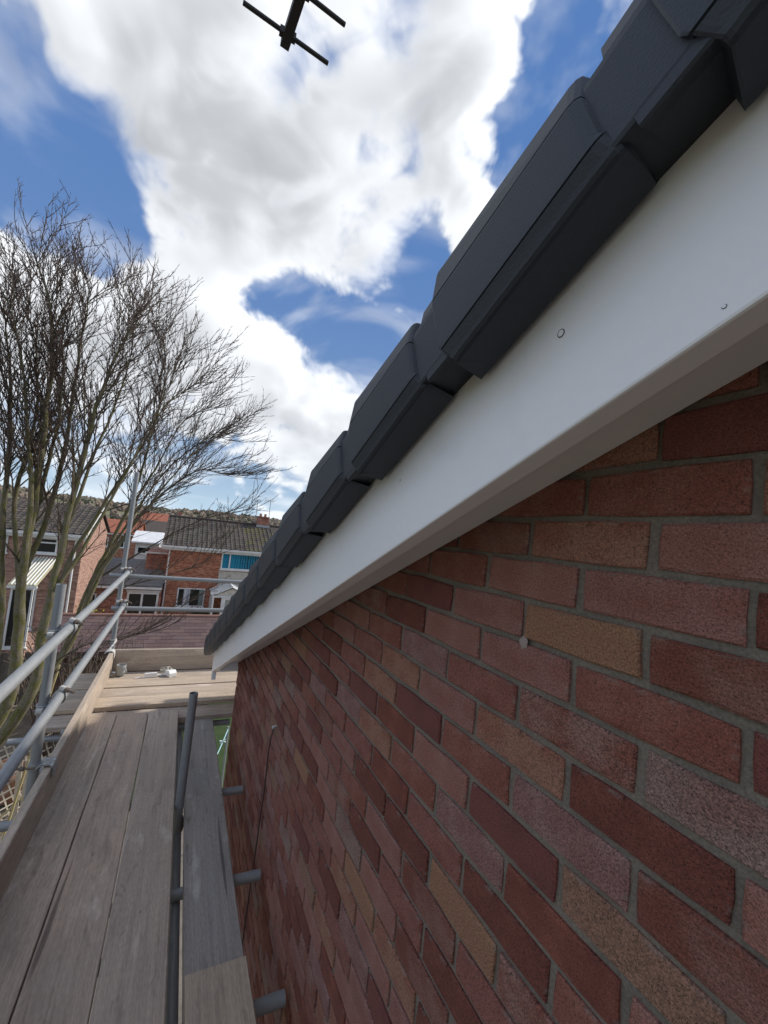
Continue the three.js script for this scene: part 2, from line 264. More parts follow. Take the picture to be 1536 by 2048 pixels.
{
  // outline across the cap (x, n): n is measured square to the slope
  const body = [[.40, .611], [.319, .611], [.3145, .6085], [.3122, .603], [.3012, .5486], [.3050, .5474], [.3050, .5456], [.3002, .5444], [.3, .538], [.3, .4665], [.3002, .4594], [.3032, .4587], [.3032, .4573], [.3006, .4566], [.3072, .4440], [.3090, .4395], [.3125, .4362], [.3170, .4348], [.3730, .4385], [.3755, .4400], [.3755, .452], [.395, .452]];
  const neck = [[.40, .566], [.324, .566], [.3205, .562], [.3165, .5535], [.3150, .5528], [.3092, .5470], [.3080, .538], [.3080, .4445], [.3100, .4405], [.330, .4440], [.366, .4470], [.385, .4520]];
  const tab = [[.40, .583], [.322, .583], [.3190, .5795], [.3105, .5510], [.3120, .5502], [.3120, .5490], [.3092, .5484], [.3078, .538], [.3078, .4462], [.3096, .4455], [.3096, .4440], [.3080, .4434], [.3086, .4315], [.3110, .4290], [.330, .4400], [.366, .4465], [.385, .4520]];
  const at = ([x, n], s, dx = 0, dn = 0) => V(x + dx, s * SA + (n + dn) * CA, s * CA - (n + dn) * SA);
  const loft = (rings, cap0, cap1) => {
    const pos = [], tri = (a, b, c) => pos.push(a.x, a.y, a.z, b.x, b.y, b.z, c.x, c.y, c.z);
    for (let k = 0; k + 1 < rings.length; k++) for (let i = 0; i + 1 < rings[k].length; i++) { const a = rings[k][i], b = rings[k][i + 1], c = rings[k + 1][i + 1], d = rings[k + 1][i]; tri(a, b, c); tri(a, c, d); }
    const fan = (r) => { const m = V(0, 0, 0); r.forEach((p) => m.add(p)); m.multiplyScalar(1 / r.length); m.x += 0.02; for (let i = 0; i + 1 < r.length; i++) tri(r[i], r[i + 1], m); tri(r[r.length - 1], r[0], m); };
    if (cap0) fan(rings[0]); if (cap1) fan(rings[rings.length - 1]);
    const g = new THREE.BufferGeometry(); g.setAttribute('position', new THREE.Float32BufferAttribute(pos, 3)); return boxUv(g);
  };
  const inset = (p, t) => [p[0] + t, p[1] - t * (p[1] > 0.52 ? 1.5 : p[1] < 0.46 ? -0.7 : 0)];
  const flare = (p, s, nk) => { const k = s / 0.276, q = p[1] - 0.51; return [p[0], nk ? p[1] : 0.51 + q * (q > 0 ? 1 - 0.28 * k : 1.25 - 0.24 * k)]; };
  const ring = (prof, s, t = 0, cut = 0) => prof.map((p) => at(flare(p[0] > 0.36 ? p : inset(p, t), s, prof !== body), s + cut * (p[0] > 0.36 ? 0 : p[1] < 0.468 ? Math.min(0.016, (0.468 - p[1]) * 0.55) : p[1] > 0.548 ? Math.min(0.008, (p[1] - 0.548) * 0.14) : 0)));
  const unit = merge([
    loft([ring(body, 0, 0.0016, 1), ring(body, 0.0025, 0.0003, 1), ring(body, 0.006, 0, 1), ring(body, 0.03), ring(body, 0.262, 0, 0.6), ring(body, 0.270, 0.0009, 0.6), ring(body, 0.2755, 0.0032, 0.6), ring(body, 0.2785, 0.0085, 0.6)], true, false),
    loft([ring(neck, 0.255), ring(neck, 0.40)], false, true), loft([ring(tab, 0.302), ring(tab, 0.40)], true, false)]);
  for (let k = -2; k <= 13; k++) { const m = part(roof, 'verge_cap', unit, capM); const s = -0.0275 - 0.346 * k; m.position.set(rr(-0.0012, 0.0012), EYE + s * SA + rr(-0.0015, 0.0015), s * CA); m.rotation.x = rr(-0.003, 0.003); }
}

// ================================================================ SCAFFOLD
const DECK = EYE - 1.65;
function woodTex(sd, a, b, c) {                                       // 4 m of one board: u along it, v across
  const knots = Array.from({ length: 7 }, (_, i) => [N3(sd * 3.3 + i * 7.7, 1.5, i) * 1.1 + 0.5, N3(sd * 5.1 + i * 3.3, 8.5, i) * 1.1 + 0.5, 0.008 + 0.006 * Math.abs(N3(i, sd, 3))]);
  const marks = Array.from({ length: 9 }, (_, i) => { const q = (k) => { const s = Math.sin(sd * 91.7 + i * 37.3 + k * 11.9) * 43758.5453; return s - Math.floor(s); }; return [q(1), q(2), (q(3) - 0.5) * 0.10, 0.012 + 0.05 * q(4) * q(4), q(5)]; });
  const lum = (u, v) => {
    const x = u * 4, y = v * 0.225; let yy = y;
    for (const [ku, kv, kr] of knots) { const dx = (x - ku * 4) * 0.35, dy = y - kv * 0.225, d = dx * dx + dy * dy; yy += Math.sign(dy || 1) * 0.012 * Math.exp(-d / (kr * kr * 4)); }
    const wav = 0.012 * N3(x * 1.1, sd, 2) + 0.004 * N3(x * 4, sd, 5), s = yy + wav;
    let g = 0.55 * N3(x * 1.6, s * 190, sd) + 0.45 * N3(x * 5, s * 420, sd + 9) + 0.35 * N3(x * 0.7, s * 60, sd + 3);
    let k = 1 + 0.27 * g;
    for (const [ku, kv, kr] of knots) { const dx = (x - ku * 4) * 0.8, dy = y - kv * 0.225, d = Math.sqrt(dx * dx + dy * dy); k *= 1 - 0.42 * sstep(kr, kr * 0.5, d) * (0.7 + 0.3 * Math.sin(d * 1500)); }
    const crack = N3(x * 0.9, s * 34, sd + 21); if (crack > 0.55) k *= 1 - 0.5 * sstep(0.55, 0.62, crack);
    return k;
  };
  const map = tex(2048, 256, (u, v, o) => {
    const x = u * 4, y = v * 0.225, pat = sstep(-0.25, 0.35, fbm(x * 2.1, y * 6, sd + 2, 4)), dirt = 0.7 * sstep(0.05, 0.45, fbm(x * 4.2, y * 30, sd + 30, 5)) + 0.5 * sstep(0.22, 0.42, fbm(x * 13, y * 34, sd + 33, 4)), pale = sstep(0.2, 0.5, fbm(x * 3.7 + 9, y * 11, sd + 50, 4));
    let k = lum(u, v) * (1 - 0.34 * dirt) * (1 + 0.24 * pale) * (1 + 0.30 * fbm(x * 0.8, y * 3, sd + 70, 3) + 0.16 * N3(x * 45, y * 160, sd));
    for (const [mu, mv, ang, len, kind] of marks) { const dx = x - mu * 4, dy = y - mv * 0.225, ca = Math.cos(ang * 14), sa = Math.sin(ang * 14), p = dx * ca + dy * sa, q = -dx * sa + dy * ca + (kind > 0.5 ? p * p * 1.6 : 0); if (Math.abs(p) < len && Math.abs(q) < 0.0022 * (1 - Math.abs(p) / len) + 0.0004) k *= 0.68 + 0.3 * Math.abs(N3(p * 90, 3, kind * 9)); }
    for (let i = 0; i < 3; i++) o[i] = mix(mix(a[i], b[i], pat), c[i], 0.4 * pale) * k;
  });
  const bump = tex(2048, 256, (u, v, o) => { o[0] = o[1] = o[2] = 0.5 + 0.55 * (lum(u, v) - 1); }, { srgb: false });
  return std({ map, bumpMap: bump, bumpScale: 0.0022, roughness: 0.9 });
}
const woods = [woodTex(1.3, [0.471, 0.372, 0.29], [0.411, 0.338, 0.273], [0.494, 0.453, 0.393]), woodTex(4.7, [0.459, 0.349, 0.267], [0.388, 0.309, 0.246], [0.494, 0.441, 0.371]), woodTex(8.1, [0.424, 0.343, 0.273], [0.371, 0.304, 0.251], [0.471, 0.435, 0.381]),
  woodTex(12.9, [.46, .365, .275], [.40, .325, .25], [.48, .43, .36]), woodTex(17.3, [.44, .35, .27], [.385, .315, .25], [.47, .42, .355])];
woods.push(woodTex(23.1, [.335, .305, .27], [.29, .27, .245], [.42, .41, .39]));
// a scaffold board: centre of its top, length, direction ('x' or 'z'), standing on edge or lying flat
function board(label, group, wood, len, pos, { dir = 'z', edge = false, turn = 0, tilt = 0, warp = 0, w = 0.2222 } = {}) {
  const T = 0.038, NS = 18, c = 0.004, prof = [[-w / 2 + c, 0], [w / 2 - c, 0], [w / 2, -c], [w / 2, -T + c], [w / 2 - c, -T], [-w / 2 + c, -T], [-w / 2, -T + c], [-w / 2, -c]], P = [], U = [], sd = rnd() * 50, u0 = rnd();
  const ringAt = (k) => { const z = (k / NS - 0.5) * len, wy = warp * Math.sin(k / NS * 3.1 + sd), wx = 0.0022 * N3(k * 0.7, sd, 1); return prof.map(([x, y], i) => [x + wx + (i === 0 || i === 1 ? 0 : 0.0012 * N3(k * 2.1, i, sd)), y + wy + 0.0012 * N3(k * 1.3, i * 0.2, sd + 4), z]); };
  const vOf = (i) => [0.015, 0.985, 1.0, 1.15, 1.17, 0.2, 0.0, -0.15][i];
  const put = (p, i, k, last) => { P.push(...p); U.push(u0 + p[2] / 4, last ? 0.0 : vOf(i)); };
  for (let k = 0; k < NS; k++) { const A = ringAt(k), B = ringAt(k + 1); for (let i = 0; i < 8; i++) { const j = (i + 1) % 8, va = vOf(i), vb = j === 0 ? 0.015 : vOf(j); const q = (p, v) => { P.push(...p); U.push(u0 + p[2] / 4, i === 4 ? p[0] / w + 0.5 : v); }; q(A[i], va); q(B[j], vb); q(A[j], vb); q(A[i], va); q(B[i], va); q(B[j], vb); } }
  for (const k of [0, NS]) { const A = ringAt(k); for (let i = 1; i < 7; i++) for (const t of k ? [0, i + 1, i] : [0, i, i + 1]) { P.push(...A[t]); U.push(A[t][0] * 0.05, A[t][1]); } }
  const g = new THREE.BufferGeometry(); g.setAttribute('position', new THREE.Float32BufferAttribute(P, 3)); g.setAttribute('uv', new THREE.Float32BufferAttribute(U, 2)); g.computeVertexNormals();
  if (edge) { g.rotateZ(Math.PI / 2); }                              // now the broad faces look along x; T runs in +x
  if (dir === 'x') g.rotateY(Math.PI / 2);
  const m = solo('scaffold_board', g, wood, label, 'board', group); m.position.set(...pos); m.rotation.y += turn; m.rotation.x += tilt; return m;
}
const G1 = 'boards of the walkway beside the gable';
board('outermost walkway board, against the upright toe board', G1, woods[0], 4.5, [-0.430, DECK, -1.80]);
board('walkway board second from the toe board', G1, woods[1], 4.5, [-0.203, DECK - 0.001, -1.785]);
board('walkway board beside the open gap near the wall', G1, woods[2], 4.5, [0.0235, DECK, -1.80]);
board('long narrow inner board running close along the brick wall', null, woods[5], 3.9, [0.3065, EYE - 1.72, -2.19], { turn: 0.0 });
board('short board end lying on top of the inner board by the wall', null, woods[3], 1.9, [0.318, EYE - 1.681, -0.785], { turn: 0.012 });
board('weathered toe board on edge along the outer side of the walkway', null, woods[4], 5.25, [-0.538, DECK + 0.112, -2.45], { edge: true });
const G2 = 'boards of the cross platform at the far corner';
board('lower cross board tucked under the ends of the walkway boards', G2, woods[2], 2.9, [0.66, DECK - 0.0395, -4.088], { dir: 'x' });
['nearest raised cross board, next to the dark gap', 'second raised cross board from the walkway', 'third raised cross board from the walkway', 'farthest cross board, with the mug and plastic scraps on it'].forEach((l, i) => board(l, G2, woods[3 + i % 2], 2.9, [0.63, DECK + [0, -0.005, 0.001, -0.004][i], -4.312 - 0.2255 * i], { dir: 'x', w: 0.2135 }));
board('pinkish toe board on edge across the far end of the platform', null, woods[4], 2.0, [0.50, DECK + 0.112, -5.100], { dir: 'x', edge: true });

const galv = (() => {
  const map = tex(512, 256, (u, v, o) => { const p = fbm(u * 9, v * 5, 3, 4), s = N3(u * 60, v * 40, 1), st = sstep(0.2, 0.5, fbm(u * 3, v * 14, 9, 3)); const k = 1 + 0.20 * p + 0.10 * s; o[0] = mix(.265, .185, st) * k; o[1] = mix(.275, .19, st) * k; o[2] = mix(.28, .192, st) * k; }, { repeat: [1, 1] });
  const rm = tex(256, 128, (u, v, o) => { o[0] = o[2] = 0; o[1] = clamp(0.52 + 0.25 * fbm(u * 14, v * 9, 6, 3), 0.3, 0.9); }, { srgb: false });
  return std({ map, roughnessMap: rm, roughness: 1, metalness: 0.22, bumpMap: map, bumpScale: 0.0006 });
})();
const rustM = mottled([.13, .075, .045], [.22, .20, .18], 0.05, { grain: 0.3, rough: 0.8, metal: 0.3 }), forged = mottled([.42, .43, .43], [.24, .23, .22], 0.06, { grain: 0.25, rough: 0.55, metal: 0.5, res: 128 }), pale = mottled([.55, .54, .50], [.40, .39, .37], 0.05, { grain: 0.2, rough: 0.7, res: 128 });
const TR = 0.02415;
function tubeGeo(a, b) {                                              // hollow steel tube, 48.3 mm
  const d = b.clone().sub(a), L = d.length(), seg = 28, pts = [[TR - 0.004, -L / 2], [TR - 0.0008, -L / 2], [TR, -L / 2 + 0.0008], [TR, L / 2 - 0.0008], [TR - 0.0008, L / 2], [TR - 0.004, L / 2], [TR - 0.004, -L / 2]].map((p) => new THREE.Vector2(...p));
  const g = new THREE.LatheGeometry(pts, seg).toNonIndexed(), p = g.attributes.position, uv = g.attributes.uv, o = rnd() * 7;
  for (let i = 0; i < p.count; i++) uv.setXY(i, (p.getY(i) + o) / 0.9, uv.getX(i));
  g.applyQuaternion(new THREE.Quaternion().setFromUnitVectors(V(0, 1, 0), d.clone().normalize())); g.translate((a.x + b.x) / 2, (a.y + b.y) / 2, (a.z + b.z) / 2); return g;
}
const tube = (label, a, b, group) => solo('scaffold_tube', tubeGeo(a, b), galv, label, 'tube', group);
const SX = -0.585, RX = -0.522, NZ = -2.90, FX = -0.562, FZ = -5.475;
tube('near outer upright tube of the scaffold, cut off above the top rail', V(SX, 0, NZ), W(SX, -0.44, NZ));
tube('tall far upright tube rising against the bare tree', V(FX - 0.012, 0, FZ), W(FX, 0.458, FZ));
tube('short inner upright tube standing in the gap between the boards', V(0.1625, 0, -2.80), W(0.1625, -1.02, -2.72));
tube('upper guard rail tube along the walkway, nearest the tree', W(RX, -0.694, 0.9), W(RX + 0.012, -0.668, FZ - 0.01));
tube('lower guard rail tube along the walkway', W(RX, -1.09, 0.9), W(RX + 0.016, -1.03, FZ - 0.01));
tube('upper cross rail at the far end of the platform', W(-0.68, -0.705, FZ + 0.056), W(2.2, -0.728, FZ + 0.056));
tube('lower cross rail at the far end of the platform', W(-0.62, -1.062, FZ + 0.056), W(2.2, -1.07, FZ + 0.056));
tube('ledger tube under the inner board edge', W(0.168, -1.831, 1.0), W(0.168, -1.831, -5.3));
tube('outer ledger tube below the walkway', W(SX + 0.052, -1.831, 1.0), W(SX + 0.052, -1.831, -5.6));
const TG = 'transom tubes poking out towards the wall';
tube('transom tube end at the wall, farthest one beyond the grass gap', W(-0.99, -1.782, -4.0), W(0.568, -1.782, -4.02), TG);
tube('transom tube end at the wall, upper of the three beside the inner board', W(-0.80, -1.782, -2.985), W(0.561, -1.782, -2.985), TG);
tube('transom tube end at the wall, beside the hanging cable', W(-0.74, -1.782, -2.24), W(0.558, -1.782, -2.24), TG);
tube('transom tube end at the wall, lowest in view', W(-0.7, -1.782, -1.63), W(0.555, -1.782, -1.63), TG);
for (const [z, l] of [[-0.4, 'packing tube under the near end of the walkway boards'], [-1.9, 'packing tube under the walkway between the two nearest transoms'], [-3.4, 'packing tube under the walkway just past the near upright'], [-3.93, 'packing tube under the far ends of the walkway boards']]) tube(l, W(-0.66, -1.7135, z), W(0.125, -1.7135, z), 'packing tubes under the walkway');
for (const [x, l] of [[-0.55, 'bearer tube under the cross platform beside the toe board'], [0.3, 'bearer tube under the cross platform nearest the house corner']]) tube(l, W(x, -1.7135, -4.19), W(x, -1.7135, -5.08), 'bearer tubes under the cross platform');

function coupler(label, c, up, c2, along, mats = [forged, rustM], sgn = 1) {   // two hinged bands, one round each tube
  const t = thing('scaffold_coupler', label, 'coupler', [c.x, c.y, c.z], 'couplers of the guard rails');
  const bandAt = (pos, ax, m) => {
    const pr = [[TR + 0.0005, -0.026], [TR + 0.0085, -0.027], [TR + 0.011, -0.020], [TR + 0.0062, -0.014], [TR + 0.0062, 0.014], [TR + 0.011, 0.020], [TR + 0.0085, 0.027], [TR + 0.0005, 0.026]].map((p) => new THREE.Vector2(...p));
    const g = new THREE.LatheGeometry(pr, 24); g.applyQuaternion(new THREE.Quaternion().setFromUnitVectors(V(0, 1, 0), ax)); g.translate(pos.x, pos.y, pos.z); return part(t, 'band', g, m);
  };
  const o = c2.clone().sub(c); bandAt(V(0, 0, 0), up, mats[0]); bandAt(o, along, mats[0]);
  const mid = o.clone().multiplyScalar(0.5); part(t, 'pivot', bx(mid.x - 0.012, mid.x + 0.012, mid.y - 0.016, mid.y + 0.016, mid.z - 0.016, mid.z + 0.016), mats[0]);
  const side = V(0, 0, 1).cross(up).normalize();
  for (const [q, dirv, off] of [[V(0, 0, 0), V(1, 0, 0.15), V(-0.004, 0.004, 0.041 * sgn)], [o, V(0.75, -0.12, 0.5), V(0.012, 0.041, 0.0)]]) {
    const a = q.clone().add(off), d = dirv.clone().normalize();
    part(t, 'lug', rod(a.clone().addScaledVector(d, -0.016), a.clone().addScaledVector(d, 0.014), 0.0165, 8), pale);
    const b = part(t, 'bolt', rod(a.clone().addScaledVector(d, -0.03), a.clone().addScaledVector(d, 0.072), 0.0075, 8), mats[1]);
    part(b, 'nut', rod(a.clone().addScaledVector(d, 0.014), a.clone().addScaledVector(d, 0.032), 0.0145, 6), mats[1]);
  }
  return t;
}
coupler('coupler with rusty bolt joining top rail to near upright', W(SX, -0.715, NZ), V(0, 1, 0), W(RX + 0.004, -0.685, NZ), V(0, 0, 1));
coupler('coupler joining lower rail to near upright', W(SX, -1.125, NZ), V(0, 1, 0), W(RX + 0.006, -1.063, NZ), V(0, 0, 1));
coupler('coupler joining top rail to far upright', W(FX, -0.64, FZ), V(0, 1, 0), W(RX + 0.012, -0.668, FZ + 0.03), V(0, 0, 1));
coupler('coupler joining lower rail to far upright', W(FX, -1.0, FZ), V(0, 1, 0), W(RX + 0.016, -1.03, FZ + 0.03), V(0, 0, 1));
coupler('dark coupler in the gap at the foot of the inner upright', W(0.1625, -1.80, -2.80), V(0, 1, 0), W(0.168, -1.831, -2.80), V(0, 0, 1), [forged, rustM]);
function toeClip(label, x, z, mat, ux, uz) {                           // strap hooked over the toe board and bolted round the upright
  const t = thing('toe_board_clip', label, 'clip', [x, DECK + 0.2235, z], 'toe board clips');
  const pts = [[-0.034, -0.012], [-0.02, 0.004], [0.0, 0.010], [0.022, 0.010], [0.036, 0.002], [0.041, -0.018], [0.041, -0.058]], P = [];
  const th = 0.007, outer = pts.map(([a, b], i) => { const p = pts[Math.max(0, i - 1)], q = pts[Math.min(pts.length - 1, i + 1)], dx = q[0] - p[0], dy = q[1] - p[1], L = Math.hypot(dx, dy); return [a - dy / L * th, b + dx / L * th]; });
  part(t, 'hook', prismZ([...outer, ...pts.slice().reverse()], -0.042, 0.042), mat);
  const g = new THREE.LatheGeometry([[TR + 0.0005, -0.018], [TR + 0.006, -0.018], [TR + 0.006, 0.018], [TR + 0.0005, 0.018]].map((p) => new THREE.Vector2(...p)), 22); g.translate(ux - x, 0.0, uz - z); part(t, 'band', g, mat);
  part(t, 'arm', rod(V(ux - x + TR, 0, uz - z), V(-0.012, 0.003, 0), 0.010, 8), mat);
  const b = part(t, 'bolt', rod(V(ux - x - 0.085, -0.003, uz - z + 0.012), V(ux - x + 0.01, -0.003, uz - z + 0.030), 0.0062, 8), rustM); part(b, 'nut', rod(V(ux - x - 0.058, -0.003, uz - z + 0.017), V(ux - x - 0.04, -0.003, uz - z + 0.0205), 0.012, 6), rustM);
}
toeClip('galvanised clip hooking the toe board to the near upright', -0.538, NZ + 0.0, forged, SX, NZ);
toeClip('pale clip at the far end of the toe board', -0.538, -5.045, pale, FX, FZ + 0.0);

{ // grey mug and white plastic offcuts left on the far boards
  const mug = thing('mug', 'grey mug standing beside the far end of the toe board', 'mug', [-0.412, DECK, -4.99]);
  const mm = mottled([.30, .32, .32], [.36, .37, .36], 0.1, { grain: 0.1, rough: 0.35, res: 128 });
  part(mug, 'cup', new THREE.LatheGeometry([[0, 0.004], [0.036, 0.002], [0.041, 0.008], [0.0435, 0.04], [0.0435, 0.105], [0.042, 0.107], [0.0395, 0.105], [0.0385, 0.012], [0, 0.010]].map((p) => new THREE.Vector2(...p)), 28), mm);
  const hnd = new THREE.TorusGeometry(0.026, 0.0065, 8, 18, Math.PI); hnd.rotateZ(-Math.PI / 2); hnd.translate(0.041, 0.052, 0); hnd.rotateY(-0.75); part(mug, 'handle', hnd, mm);
  const wp = plain(.78, .78, .76, 0.45);
  const scrap = (label, geo, pos, ry, rx = 0) => { const m = solo('plastic_offcut', geo, wp, label, 'offcut', 'white plastic offcuts on the far boards'); m.position.set(pos[0], DECK + pos[1], pos[2]); m.rotation.set(rx, ry, 0); };
  scrap('thin white plastic strip, leftmost of the scraps on the boards', bx(-0.045, 0.05, 0, 0.008, -0.006, 0.006), [-0.225, 0.003, -4.865], 0.15);
  scrap('flat white plastic rectangle among the scraps on the boards', prismZ([[-0.055, 0], [0.055, 0], [0.055, 0.045], [-0.055, 0.045]], -0.012, 0.012, 0.002), [-0.135, 0.002, -4.885], 0.12);
  scrap('narrow white strip bridging the plastic scraps', bx(-0.085, 0.085, 0, 0.012, -0.008, 0.008), [-0.045, 0.004, -4.925], 0.2);
  scrap('white plastic box end, rightmost of the scraps on the boards', prismX([[-0.05, 0], [0.05, 0], [0.05, 0.035], [0.02, 0.06], [-0.05, 0.045]], -0.035, 0.04, 0.002), [0.045, 0.002, -4.915], 0.5);
  const curl = []; for (let i = 0; i < 7; i++) { const p = [0, 1, 2, 3, 4].map((k) => V(0.10 * (k / 4 - 0.5) + rr(-.012, .012), 0.012 + 0.02 * Math.sin(k * 1.4 + i) + rr(0, .018) + 0.004 * i, rr(-.03, .03))); curl.push(new THREE.TubeGeometry(new THREE.CatmullRomCurve3(p), 12, 0.0032, 5)); }
  const cs = solo('plastic_shavings', merge(curl), plain(.55, .54, .45, 0.7), 'tangle of pale plastic shavings behind the offcuts', 'shavings'); cs.position.set(-0.0, DECK + 0.006, -4.985);
}
{ // black cable hanging down the brickwork from a clip
  const pts = [[.566, -1.075, -2.318], [.556, -1.12, -2.325], [.553, -1.21, -2.34], [.556, -1.35, -2.348], [.557, -1.48, -2.357], [.556, -1.6, -2.375], [.558, -1.712, -2.388], [.560, -1.88, -2.419], [.563, -2.05, -2.45], [.566, -2.18, -2.479], [.566, -2.6, -2.5], [.566, -4.2, -2.52]].map((p) => W(...p));
  const t = thing('hanging_cable', 'thin dark cable hanging down the brick wall from a pale clip', 'cable');
  part(t, 'cord', new THREE.TubeGeometry(new THREE.CatmullRomCurve3(pts), 120, 0.0036, 8), plain(.035, .032, .034, 0.5));
  part(t, 'clip', merge([rod(W(.576, -1.07, -2.317), W(.557, -1.078, -2.318), 0.006, 8), new THREE.SphereGeometry(0.009, 10, 8).translate(.558, EYE - 1.078, -2.318)]), plain(.5, .48, .45, 0.6));
}

// ================================================================ GROUND AND HILLS
const grassM = mottled([.022, .052, .008], [.034, .060, .012], 1.7, { grain: 0.35, fine: 80, coarse: 5, rough: 0.95, bump: 0.02, res: 512 });
const soilM = mottled([.15, .115, .08], [.21, .165, .12], 2.3, { grain: 0.4, fine: 50, coarse: 6, rough: 0.97, bump: 0.02, res: 512, sd: 4 });
const paveM = mottled([.17, .148, .125], [.12, .105, .088], 1.9, { grain: 0.2, fine: 60, coarse: 5, rough: 0.93, res: 512, sd: 6 });
const fieldM = mottled([.11, .12, .05], [.15, .13, .075], 40, { grain: 0.25, fine: 40, coarse: 7, rough: 0.97, res: 256, sd: 9 });
const sheet = (x0, x1, z0, z1, y) => { const g = new THREE.PlaneGeometry(x1 - x0, z1 - z0); g.rotateX(-Math.PI / 2); g.translate((x0 + x1) / 2, y, (z0 + z1) / 2); return boxUv(g); };
struct('ground', sheet(-900, 900, -1200, 300, -0.012), fieldM);
struct('garden_soil', sheet(-14, 12, -36, 10, -0.006), soilM);
struct('lawn', sheet(-1.35, 7, -19, -11.3, 0.0), grassM);
struct('patio', sheet(-1.5, 7, -11.2, 8, 0.001), paveM);
struct('garden_path', sheet(-7, -1.6, -13.6, -9.6, 0.001), paveM);
{ // low wooded hill on the skyline
  const nx = 90, nz = 12, P = [], I = [], top = (x) => 6.2 + 2.2 * N3(x * 0.011, 2, 1) + 1.2 * N3(x * 0.04, 5, 2) + (x < -40 ? 2.5 * sstep(-40, -110, x) : 0);
  for (let j = 0; j <= nz; j++) for (let i = 0; i <= nx; i++) { const x = -420 + 840 * i / nx, t = j / nz; P.push(x, -0.5 + (EYE + top(x) - 2.5) * Math.sin(Math.min(1, t * 1.15) * Math.PI / 2) * (t > 0.87 ? 1 - (t - 0.87) * 1.2 : 1), -190 - 220 * t); }
  for (let j = 0; j < nz; j++) for (let i = 0; i < nx; i++) { const a = j * (nx + 1) + i; I.push(a, a + 1, a + nx + 1, a + 1, a + nx + 2, a + nx + 1); }
  const g = new THREE.BufferGeometry(); g.setAttribute('position', new THREE.Float32BufferAttribute(P, 3)); g.setIndex(I); struct('hill', boxUv(g), fieldM);
  const c = new THREE.IcosahedronGeometry(1, 2), cp = c.attributes.position; for (let i = 0; i < cp.count; i++) { const k = 0.72 + 0.5 * N3(cp.getX(i) * 3.1, cp.getY(i) * 3.1, cp.getZ(i) * 3.1) + 0.25 * N3(cp.getX(i) * 9, cp.getY(i) * 9, cp.getZ(i) * 9); cp.setXYZ(i, cp.getX(i) * k, cp.getY(i) * k * 1.1, cp.getZ(i) * k); } c.computeVertexNormals();
  const n = 1500, wood = new THREE.InstancedMesh(c, plain(1, 1, 1, 0.98), n), M = new THREE.Matrix4(), cols = [[.20, .155, .12], [.22, .17, .13], [.17, .145, .105], [.24, .19, .15], [.12, .12, .08]];
  for (let i = 0; i < n; i++) { const x = rr(-300, 300), t = Math.pow(rnd(), 0.6), s = rr(1.6, 3.6) * (0.7 + 0.5 * t), y = (EYE + top(x) - 2.5) * Math.sin(Math.min(1, t * 1.15) * Math.PI / 2) + s * 0.15; M.compose(V(x, y, -190 - 218 * t), new THREE.Quaternion().setFromEuler(new THREE.Euler(0, rnd() * 6.3, 0)), V(s * rr(0.8, 1.4), s * rr(0.7, 1.2), s)); wood.setMatrixAt(i, M); wood.setColorAt(i, lin(...pick(cols))); }
  wood.name = 'woodland'; wood.userData = { kind: 'stuff', label: 'bare brown woodland covering the low hill on the skyline', category: 'woodland' }; shade(wood); scene.add(wood);
}

// ================================================================ NEIGHBOURING BUILDINGS
const farBrick = (a, b, sd) => {                                       // courses too far off to tell apart one by one
  const map = tex(512, 512, (u, v, o) => { const r = Math.floor(v * 24), x = u * 8 + (r & 1) * 0.5, cx = Math.floor(x), fy = v * 24 - r, fx = x - cx, hsh = Math.sin((cx % 8) * 12.9898 + r * 78.233 + sd) * 43758.5453, q = hsh - Math.floor(hsh), m = fy < 0.13 || fx < 0.05 ? 1 : 0; const k = (0.72 + 0.5 * q) * (1 + 0.2 * N3(u * 60, v * 60, sd)); for (let i = 0; i < 3; i++) o[i] = mix(mix(a[i], b[i], q * q) * k, [.24, .20, .165][i], m * 0.8); }, { repeat: [1 / 1.8, 1 / 1.8] });
  return std({ map, roughness: 0.95 });
};
const brickA = farBrick([.36, .115, .06], [.42, .19, .11], 1.2), brickB = farBrick([.33, .18, .135], [.39, .24, .185], 4.4), brickC = farBrick([.30, .11, .07], [.36, .17, .12], 7.4);
const paint = mottled([.74, .74, .72], [.66, .66, .63], 1.3, { grain: 0.04, rough: 0.5, res: 128 }), cream = mottled([.58, .55, .46], [.48, .45, .38], 0.9, { grain: 0.12, rough: 0.8, res: 128 });
const glass = new THREE.MeshPhysicalMaterial({ color: lin(.018, .02, .022), roughness: 0.06, metalness: 0 });
const tilesA = [[.075, .060, .052], [.060, .050, .044], [.090, .072, .061], [.066, .058, .044]].map((c, i) => mottled(c, c.map((x) => x * 0.72), 0.6, { grain: 0.3, fine: 40, rough: 0.93, res: 128, sd: i + 2 }));
const mossy = mottled([.085, .078, .025], [.055, .050, .034], 0.5, { grain: 0.35, fine: 40, rough: 0.95, res: 128, sd: 12 });
// one interlocking tile with a roll on its right, lying in (x, slope) with thickness
function rollTile(w, l) {
  const xs = [0, 0.34, 0.52, 0.62, 0.74, 0.86, 1], hs = [0.006, 0.004, 0.012, 0.036, 0.05, 0.034, 0.006], P = [];
  const tri = (a, b, c) => P.push(...a, ...b, ...c), lo = (i) => [xs[i] * w, hs[i] + 0.022, 0], hi = (i) => [xs[i] * w, hs[i] + 0.002, -l * 1.12], bt = (i) => [xs[i] * w, hs[i] - 0.012, 0];
  for (let i = 0; i < 6; i++) { tri(lo(i), lo(i + 1), hi(i + 1)); tri(lo(i), hi(i + 1), hi(i)); tri(bt(i), bt(i + 1), lo(i + 1)); tri(bt(i), lo(i + 1), lo(i)); }
  const g = new THREE.BufferGeometry(); g.setAttribute('position', new THREE.Float32BufferAttribute(P, 3)); return boxUv(g);
}
const tileGeo = rollTile(0.30, 0.325);
